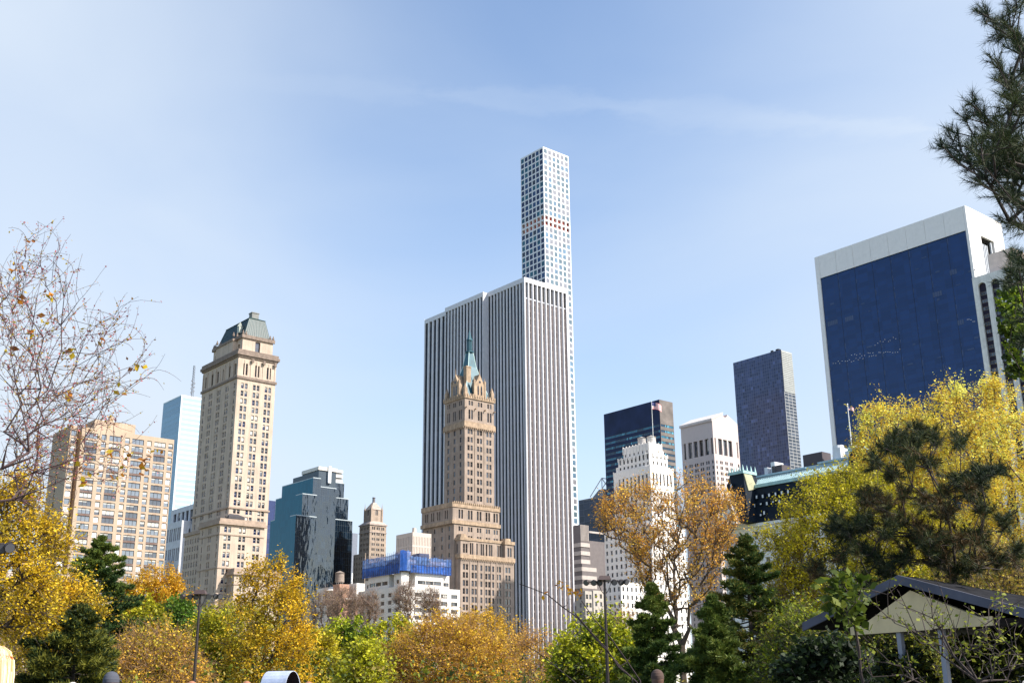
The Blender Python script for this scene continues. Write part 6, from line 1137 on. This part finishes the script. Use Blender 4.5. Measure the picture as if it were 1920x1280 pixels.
# ================================================================ PARK FURNITURE AND PEOPLE
post_m = mat('dark_bronze_post', (.035, .025, .022), .5, .3); lens_m = mat('lamp_lens', (.10, .10, .11), .25); hood_m = mat('brown_hood', (.07, .045, .04), .5)
def lamp(px, ytop, D, lab, grp='park floodlight posts'):
    p = pt(px, ytop, D); h = p[2]; t = thing('lamp_post', lab, 'lamp post', (p[0], p[1], 0), 0, grp); s = MB(); s.tube([(0, 0, 0), (0, 0, .25), (0, 0, .3), (0, 0, h * .5), (0, 0, h - .12)], [.15, .14, .085, .065, .045], 10); s.build('pole', [post_m], t, True)
    s = MB(); s.loft([(-.27, -.2, h - .17), (.27, -.2, h - .17), (.27, .2, h - .17), (-.27, .2, h - .17)], [(-.2, -.13, h), (.2, -.13, h), (.2, .13, h), (-.2, .13, h)]); s.build('control_hood', [hood_m], t)
    s = MB(); s.tube([(-.75, 0, h - .24), (0, 0, h - .22), (.82, 0, h - .24)], .025, 6)
    for sg in (-1, 1): s.tube([(0, 0, h - .75), (sg * .13, 0, h - .6), (sg * .27, 0, h - .25)], .018, 6)
    s.build('cross_arm', [post_m], t)
    for (x, y, a) in ((-.72, -.02, -.6), (-.42, .05, -.25), (.38, -.04, .3), (.66, .05, .5), (.86, -.02, .8), (-.2, .1, 0.2)):
        s = MB(); ax = np.array([math.sin(a) * .7, -.6, -.35]); ax /= np.linalg.norm(ax); c = np.array([x, y, h - .25]); prof = [(-.11, .03), (-.09, .08), (-.02, .115), (.06, .125), (.08, .12)]
        s.tube([c + ax * q for q, _ in prof], [r for _, r in prof], 12); o = s.build('floodlight', [post_m], t, True); s = MB(); s.tube([c + ax * .081, c + ax * .086], [.11, .11], 12); s.build('lens', [lens_m], o)
lamp(376, 1106, 52, 'tall park floodlight post with round heads, left, before the cream hotel podium')
lamp(1133, 1079, 47, 'tall park floodlight post right of the marble tower foot')
lamp(-48, 1006, 30, 'floodlight head of a post standing just outside the left edge')
# shelter with gabled roof
def same_z(px, py, z): d = ray(px, py); k = (z - EYE) / d[2]; return C0 + d * k
zb = 2.75; pL, pR = same_z(1598, 1185, zb), same_z(1862, 1166, zb); mid_ = (pL + pR) / 2; gx = (pR - pL); Wd = np.linalg.norm(gx); gx /= Wd; rot = math.atan2(gx[1], gx[0])
sh = thing('shelter', 'small gabled park shelter with grey roof, pale gable and white posts at lower right', 'shelter', (mid_[0], mid_[1], 0), rot)
def gz(px, py):      # where a pixel meets the gable's plane
    n_ = np.array([-gx[1], gx[0], 0]); d = ray(px, py); k = ((mid_ - C0) @ n_) / (d @ n_); q = C0 + d * k - mid_; return q @ gx, q[2] + mid_[2]
ua, za = gz(1706, 1106); zl0 = gz(1517, 1167); zr0 = gz(1990, 1160); up, zp_ = gz(1693, 1080); 
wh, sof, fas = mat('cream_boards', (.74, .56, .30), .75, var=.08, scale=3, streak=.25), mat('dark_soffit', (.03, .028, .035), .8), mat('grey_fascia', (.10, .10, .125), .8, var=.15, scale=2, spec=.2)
shg = mat('dark_shingles', (.018, .018, .020), 1.0, var=.5, scale=5, spec=.05); s = MB(); s.loft([(-Wd / 2, 0, zb), (Wd / 2, 0, zb), (ua, 0, za)], [(-Wd / 2, .12, zb), (Wd / 2, .12, zb), (ua, .12, za)]); s.box(-Wd / 2 - .02, Wd / 2 + .02, -.035, -.002, zb - .06, zb + .12); s.build('gable', [wh], sh)
oh = .12; Lr = 4.6; th_ = .13; xl, xr = zl0[0] * 1.02, max(zr0[0], Wd / 2 + 1.1); sl_l = (zp_ - zl0[1]) / (up - zl0[0]); sl_r = (zp_ - gz(1915, 1138)[1]) / (gz(1915, 1138)[0] - up)
for nm, xe in (('left', xl), ('right', xr)):
    ze_ = zp_ - (abs(xe - up) * (sl_l if nm == 'left' else sl_r)); s = MB(); A_ = [(up, zp_), (xe, ze_), (xe, ze_ - th_), (up, zp_ - th_)]
    if nm == 'right': A_ = A_[::-1]
    rl = .25; zr_ = ze_ + th_ * 0
    top = [(xe, -oh, ze_), (up, -oh, zp_), (up, rl, zp_), (xe, Lr, ze_)]; bot = [(x, y, z - th_) for x, y, z in top]
    if nm == 'right': top = top[::-1]; bot = bot[::-1]
    s.loft(bot, top, 0); B_ = [(up, zp_ + .02), (xe, ze_ + .02), (xe, ze_ - .17), (up, zp_ - .17)]; EV = locals().get('EV', {}); EV[nm] = (xe, ze_)
    if nm == 'right': B_ = B_[::-1]
    s.loft([(x, -oh - .05, z) for x, z in B_][::-1], [(x, -oh - .002, z) for x, z in B_][::-1], 1); s.build('roof_slope', [shg, fas], sh)
s = MB(); (xa_, za_), (xb_, zb_) = EV['left'], EV['right']; s.loft([(xa_, Lr, za_ - .1), (xb_, Lr, zb_ - .1), (up, rl, zp_ - .1)], [(xa_, Lr + .01, za_ + .01), (xb_, Lr + .01, zb_ + .01), (up, rl + .01, zp_ + .01)]); s.build('back_slope', [shg], sh)
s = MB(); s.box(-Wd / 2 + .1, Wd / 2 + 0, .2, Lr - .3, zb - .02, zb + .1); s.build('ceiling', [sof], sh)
u1, u2 = gz(1683, 1187)[0], gz(1761, 1182)[0]
for u in (u1, u2): s = MB(); s.box(u - .055, u + .055, .02, .13, 0, zb - .06); s.build('post', [mat('white_post', (.27, .27, .30), .6) if 'wp' not in MT else MT['wp']], sh); MT['wp'] = bpy.data.materials['white_post']
for u in (-Wd / 2 + .2, u1, u2, Wd / 2 - .1): s = MB(); s.box(u - .055, u + .055, Lr - .6, Lr - .5, 0, zb - .02); s.build('post', [MT['wp']], sh)
# carriage canopy
p = pt(527, 1257, 30); ct = thing('pedicab', 'pedicab with white arched canopy, dark inside, low between the golden trees', 'pedicab', (p[0], p[1], 0), rad(-22)); zc_ = p[2]
can = mat('white_canopy', (.42, .47, .60), .35, var=.25, scale=2.5, col2=(.30, .33, .42)); s = MB(); n = 14; hw_, R1_ = .36, .50
ringO = [(R1_ * .72 * math.cos(math.pi * k / n), zc_ - R1_ + R1_ * math.sin(math.pi * k / n)) for k in range(n + 1)]; ringI = [(x * .96, z - .015) for x, z in ringO]
for k in range(n):
    (y0, z0), (y1, z1), (i0, j0), (i1, j1) = ringO[k], ringO[k + 1], ringI[k], ringI[k + 1]
    s.q((-hw_, y0, z0), (hw_, y0, z0), (hw_, y1, z1), (-hw_, y1, z1)); s.q((-hw_, i1, j1), (hw_, i1, j1), (hw_, i0, j0), (-hw_, i0, j0), m=1); s.q((hw_, y0, z0), (hw_, i0, j0), (hw_, i1, j1), (hw_, y1, z1)); s.q((-hw_, y0, z0), (-hw_, y1, z1), (-hw_, i1, j1), (-hw_, i0, j0))
s.q(*[(-hw_ + .02, y, z) for y, z in ringI], m=1); s.build('canopy', [can, mat('dark_lining', (.01, .01, .014), .8)], ct, False)
s = MB()
for y in (-.34, .34): s.tube([(-hw_, y, zc_ - R1_), (-hw_ - .05, y, .8)], .015, 6); s.tube([(hw_, y, zc_ - R1_), (.1, y, .8)], .015, 6)
s.tube([(-.5, 0, .35), (.9, 0, .4), (1.7, 0, .95)], .03, 8); s.tube([(1.7, 0, 1.05), (1.75, 0, .3)], .025, 8); s.tube([(1.6, -.3, 1.05), (1.7, 0, 1.05), (1.6, .3, 1.05)], .015, 8); s.build('frame', [post_m], ct)
s = MB(); s.box(-.4, .15, -.42, .42, .5, .66); s.box(-.5, -.38, -.42, .42, .6, 1.15); s.build('seat', [mat('red_vinyl', (.3, .03, .03), .5)], ct)
for (x, y) in ((-.2, -.5), (-.2, .5), (1.75, 0)):
    s = MB(); pts_ = [(x + .33 * math.cos(k * math.pi / 12), y, .33 + .33 * math.sin(k * math.pi / 12)) for k in range(25)]; s.tube(pts_, .022, 6)
    for k in range(8): s.tube([(x, y, .33), pts_[k * 3]], .004, 4)
    s.build('wheel', [mat('tyre_rubber', (.02, .02, .02), .8) if 'ty' not in MT else MT['ty']], ct); MT['ty'] = bpy.data.materials['tyre_rubber']
# people: each a continuous skinned body, standing on the ground; only their heads rise into the picture
skin_m = mat('skin', (.45, .27, .19), .55, var=.06)
def person(px, ytop, D, lab, facing, coat, hair=None, cap=None, blond=False):
    p = pt(px, ytop, D); Hh = p[2]; k = Hh / 1.75; t = thing('person', lab, 'person', (p[0], p[1], 0), facing)
    V = []; E_ = []; Rr_ = []
    def nd(x, y, z, r, par=None):
        V.append((x * k, y * k, z * k)); Rr_.append(r * k if np.isscalar(r) else (r[0] * k, r[1] * k)); i = len(V) - 1
        if par is not None: E_.append((par, i))
        return i
    pel = nd(0, 0, .95, (.15, .11)); ab = nd(0, .01, 1.10, (.135, .10), pel); ch = nd(0, .01, 1.30, (.16, .11), ab); sh_ = nd(0, 0, 1.42, (.12, .08), ch); nk = nd(0, .0, 1.50, .052, sh_); h0 = nd(0, -.01, 1.56, .062, nk); h1 = nd(0, -.015, 1.63, (.078, .095), h0); h2 = nd(0, -.01, 1.69, (.072, .085), h1); nd(0, -.005, 1.725, .045, h2)
    nd(0, -.118, 1.625, .012, h1)
    for s_ in (-1, 1):
        a = nd(s_ * .19, 0, 1.41, .055, sh_); e = nd(s_ * .25, .02, 1.13, .043, a); w_ = nd(s_ * .26, -.06, .88, .029, e); hd = nd(s_ * .262, -.08, .82, (.036, .018), w_)
        for q in range(4):
            x = s_ * .262; y = -.08 + (q - 1.5) * .021; L_ = (.060, .072, .068, .052)[q]; f0 = nd(x, y, .775, .0095, hd); f1 = nd(x - s_ * .006, y - .004, .775 - L_ * .5, .0088, f0); nd(x - s_ * .022, y - .008, .775 - L_ * .92, .0078, f1)
        th0 = nd(s_ * .255, -.115, .815, .011, hd); nd(s_ * .245, -.130, .775, .0095, th0)
        l = nd(s_ * .09, 0, .88, .085, pel); kn = nd(s_ * .10, -.01, .50, .058, l); an = nd(s_ * .10, .02, .09, .04, kn); ft = nd(s_ * .10, -.08, .035, .036, an); nd(s_ * .105, -.15, .028, .03, ft)
        nd(s_ * .082, .0, 1.625, .014, h1)
    me = bpy.data.meshes.new('body'); me.from_pydata(V, E_, []); o = bpy.data.objects.new('body', me); COL.objects.link(o); o.parent = t
    m_ = o.modifiers.new('skin', 'SKIN'); me.skin_vertices or me.attributes
    if not me.skin_vertices: me.skin_vertices.new() if hasattr(me.skin_vertices, 'new') else None
    return t, o, me, Rr_, k, p
def finish_person(res, coat, hair, cap, blond):
    t, o, me, Rr_, k, p = res
    sv = me.skin_vertices[0].data if me.skin_vertices else None
    if sv is not None:
        for i, r in enumerate(Rr_): sv[i].radius = (r, r) if np.isscalar(r) else r
        sv[0].use_root = True
    o.modifiers['skin'].use_smooth_shade = True; ss = o.modifiers.new('subsurf', 'SUBSURF'); ss.levels = 1; ss.render_levels = 2; me.materials.append(skin_m)
    def rings(prof, m_, nm, n=20, wob=0):
        s = MB(); L_ = []
        for (z, rx, ry, cy) in prof: L_.append([((rx * (1 + wob * math.sin(i * 2.7 + z * 9)) * math.cos(2 * math.pi * i / n)) * k, (cy + ry * (1 + wob * math.sin(i * 3.1)) * math.sin(2 * math.pi * i / n)) * k, z * k) for i in range(n)])
        for a, b_ in zip(L_[:-1], L_[1:]): s.loft(a, b_, 0, False)
        s.q(*L_[-1]); s.q(*reversed(L_[0])); return s.build(nm, [m_], t, True)
    rings([(.80, .20, .15, 0), (.95, .19, .14, 0), (1.15, .175, .13, 0), (1.32, .20, .135, 0), (1.42, .18, .12, 0), (1.48, .09, .09, 0), (1.50, .065, .07, 0)], coat, 'jacket')
    for s_ in (-1, 1): q = MB(); q.tube([(s_ * .17 * k, 0, 1.42 * k), (s_ * .25 * k, .02 * k, 1.13 * k), (s_ * .26 * k, -.055 * k, .90 * k)], [.075 * k, .062 * k, .045 * k], 12); q.build('sleeve', [coat], t, True); q = MB(); q.tube([(s_ * .09 * k, 0, .93 * k), (s_ * .10 * k, -.01 * k, .5 * k), (s_ * .10 * k, .02 * k, .1 * k)], [.115 * k, .08 * k, .065 * k], 12); q.build('trouser_leg', [MT.setdefault('denim', mat('dark_denim', (.03, .04, .08), .9))], t, True)
    if blond: rings([(1.20, .10, .05, .055), (1.30, .115, .065, .045), (1.42, .105, .08, .03), (1.52, .10, .095, .02), (1.60, .095, .106, .01), (1.66, .088, .10, .008), (1.705, .070, .08, .005), (1.735, .042, .05, .003), (1.748, .012, .016, 0)], hair, 'hair', 40, .035)
    if blond:
        q = MB(); rg = random.Random(8); pf = [(1.742, .030, .036, .003), (1.715, .066, .076, .005), (1.67, .088, .102, .008), (1.60, .098, .110, .01), (1.52, .104, .10, .02), (1.42, .108, .085, .03), (1.30, .117, .07, .045), (1.18 , .10, .055, .055)]
        for i in range(150):
            a_ = rg.uniform(-.25, math.pi + .25); w_ = rg.uniform(-.05, .05); q.tube([(rx * math.cos(a_ + w_ * j * .5) * k, (cy + ry * math.sin(a_ + w_ * j * .5)) * k, (z - (rg.uniform(0, .12) if j == 7 else 0)) * k) for j, (z, rx, ry, cy) in enumerate(pf)], [.003 * k] + [.0055 * k] * 6 + [.001], 5, 0 if rg.random() < .6 else 1)
        q.build('hair_strands', [hair, MT.setdefault('strand', mat('honey_hair', (.55, .25, .09), .5))], t)['kind'] = 'stuff'
    elif hair: rings([(1.53, .075, .07, .025), (1.60, .086, .095, .012), (1.67, .085, .10, .004), (1.72, .06, .075, 0), (1.745, .02, .025, 0)], hair, 'hair', 24, .02)
    if cap:
        q = MB(); q.loft([(-.075 * k, -.07 * k, 1.655 * k), (.075 * k, -.07 * k, 1.655 * k), (.05 * k, -.175 * k, 1.635 * k), (-.05 * k, -.175 * k, 1.635 * k)], [(-.075 * k, -.07 * k, 1.665 * k), (.075 * k, -.07 * k, 1.665 * k), (.05 * k, -.175 * k, 1.642 * k), (-.05 * k, -.175 * k, 1.642 * k)]); q.build('cap_brim', [cap], t)
        rings([(1.62, .092, .112, 0), (1.66, .093, .113, 0), (1.70, .082, .098, 0), (1.735, .055, .07, 0), (1.752, .015, .02, 0)], cap, 'cap', 24)
blondm = mat('blond_hair', (.86, .66, .48), .45, var=.1, scale=1, streak=.0, col2=(.62, .30, .12)); 
for nd_ in [n for n in blondm.node_tree.nodes if n.type == 'TEX_NOISE']:
    mp_ = blondm.node_tree.nodes.new('ShaderNodeMapping'); mp_.inputs['Scale'].default_value = (38, 38, 1.6); blondm.node_tree.links.new([n for n in blondm.node_tree.nodes if n.type == 'TEX_COORD'][0].outputs['Object'], mp_.inputs[0]); blondm.node_tree.links.new(mp_.outputs[0], nd_.inputs['Vector'])
brown_h = mat('brown_hair', (.10, .05, .03), .6, var=.3, scale=8); red_h = mat('reddish_hair', (.28, .12, .06), .6, var=.3, scale=8); grey_h = mat('pale_hair', (.55, .48, .42), .6, var=.2, scale=8)
PP = [(-3, 1209, 6.4, 'blond long haired person seen from behind at the lower left edge', math.pi, 'c_dark', blondm, None, True), (210, 1258, 15, 'person in a charcoal knit hat, low at the left', math.pi * .95, 'c_navy', brown_h, 'k_char', False), (1232, 1254, 17, 'person in a brown cap below the dark pines', math.pi, 'c_rust', brown_h, 'k_brown', False), (137, 1277, 16, 'pale haired person barely rising into view at lower left', math.pi, 'c_grey', grey_h, None, False), (360, 1275, 17, 'reddish haired person at the foot of the left lamp post', math.pi, 'c_navy', red_h, None, False), (463, 1275, 18, 'brown haired person left of the arched canopy', math.pi, 'c_grey', red_h, None, False), (579, 1276, 18, 'reddish haired person right of the arched canopy', math.pi, 'c_dark', red_h, None, False)]
CM = {'c_dark': mat('dark_coat', (.03, .03, .035), .9), 'c_navy': mat('navy_coat', (.03, .05, .10), .9), 'c_rust': mat('rust_jacket', (.25, .09, .06), .9), 'c_grey': mat('grey_coat', (.2, .2, .2), .9), 'k_char': mat('charcoal_knit', (.06, .065, .085), .95), 'k_brown': mat('brown_cap_cloth', (.075, .045, .035), .95)}
for (px, yt, D, lab, fc, ck, hr, cp, bl) in PP:
    finish_person(person(px, yt, D, lab, fc, None), CM[ck], hr, CM.get(cp), bl)

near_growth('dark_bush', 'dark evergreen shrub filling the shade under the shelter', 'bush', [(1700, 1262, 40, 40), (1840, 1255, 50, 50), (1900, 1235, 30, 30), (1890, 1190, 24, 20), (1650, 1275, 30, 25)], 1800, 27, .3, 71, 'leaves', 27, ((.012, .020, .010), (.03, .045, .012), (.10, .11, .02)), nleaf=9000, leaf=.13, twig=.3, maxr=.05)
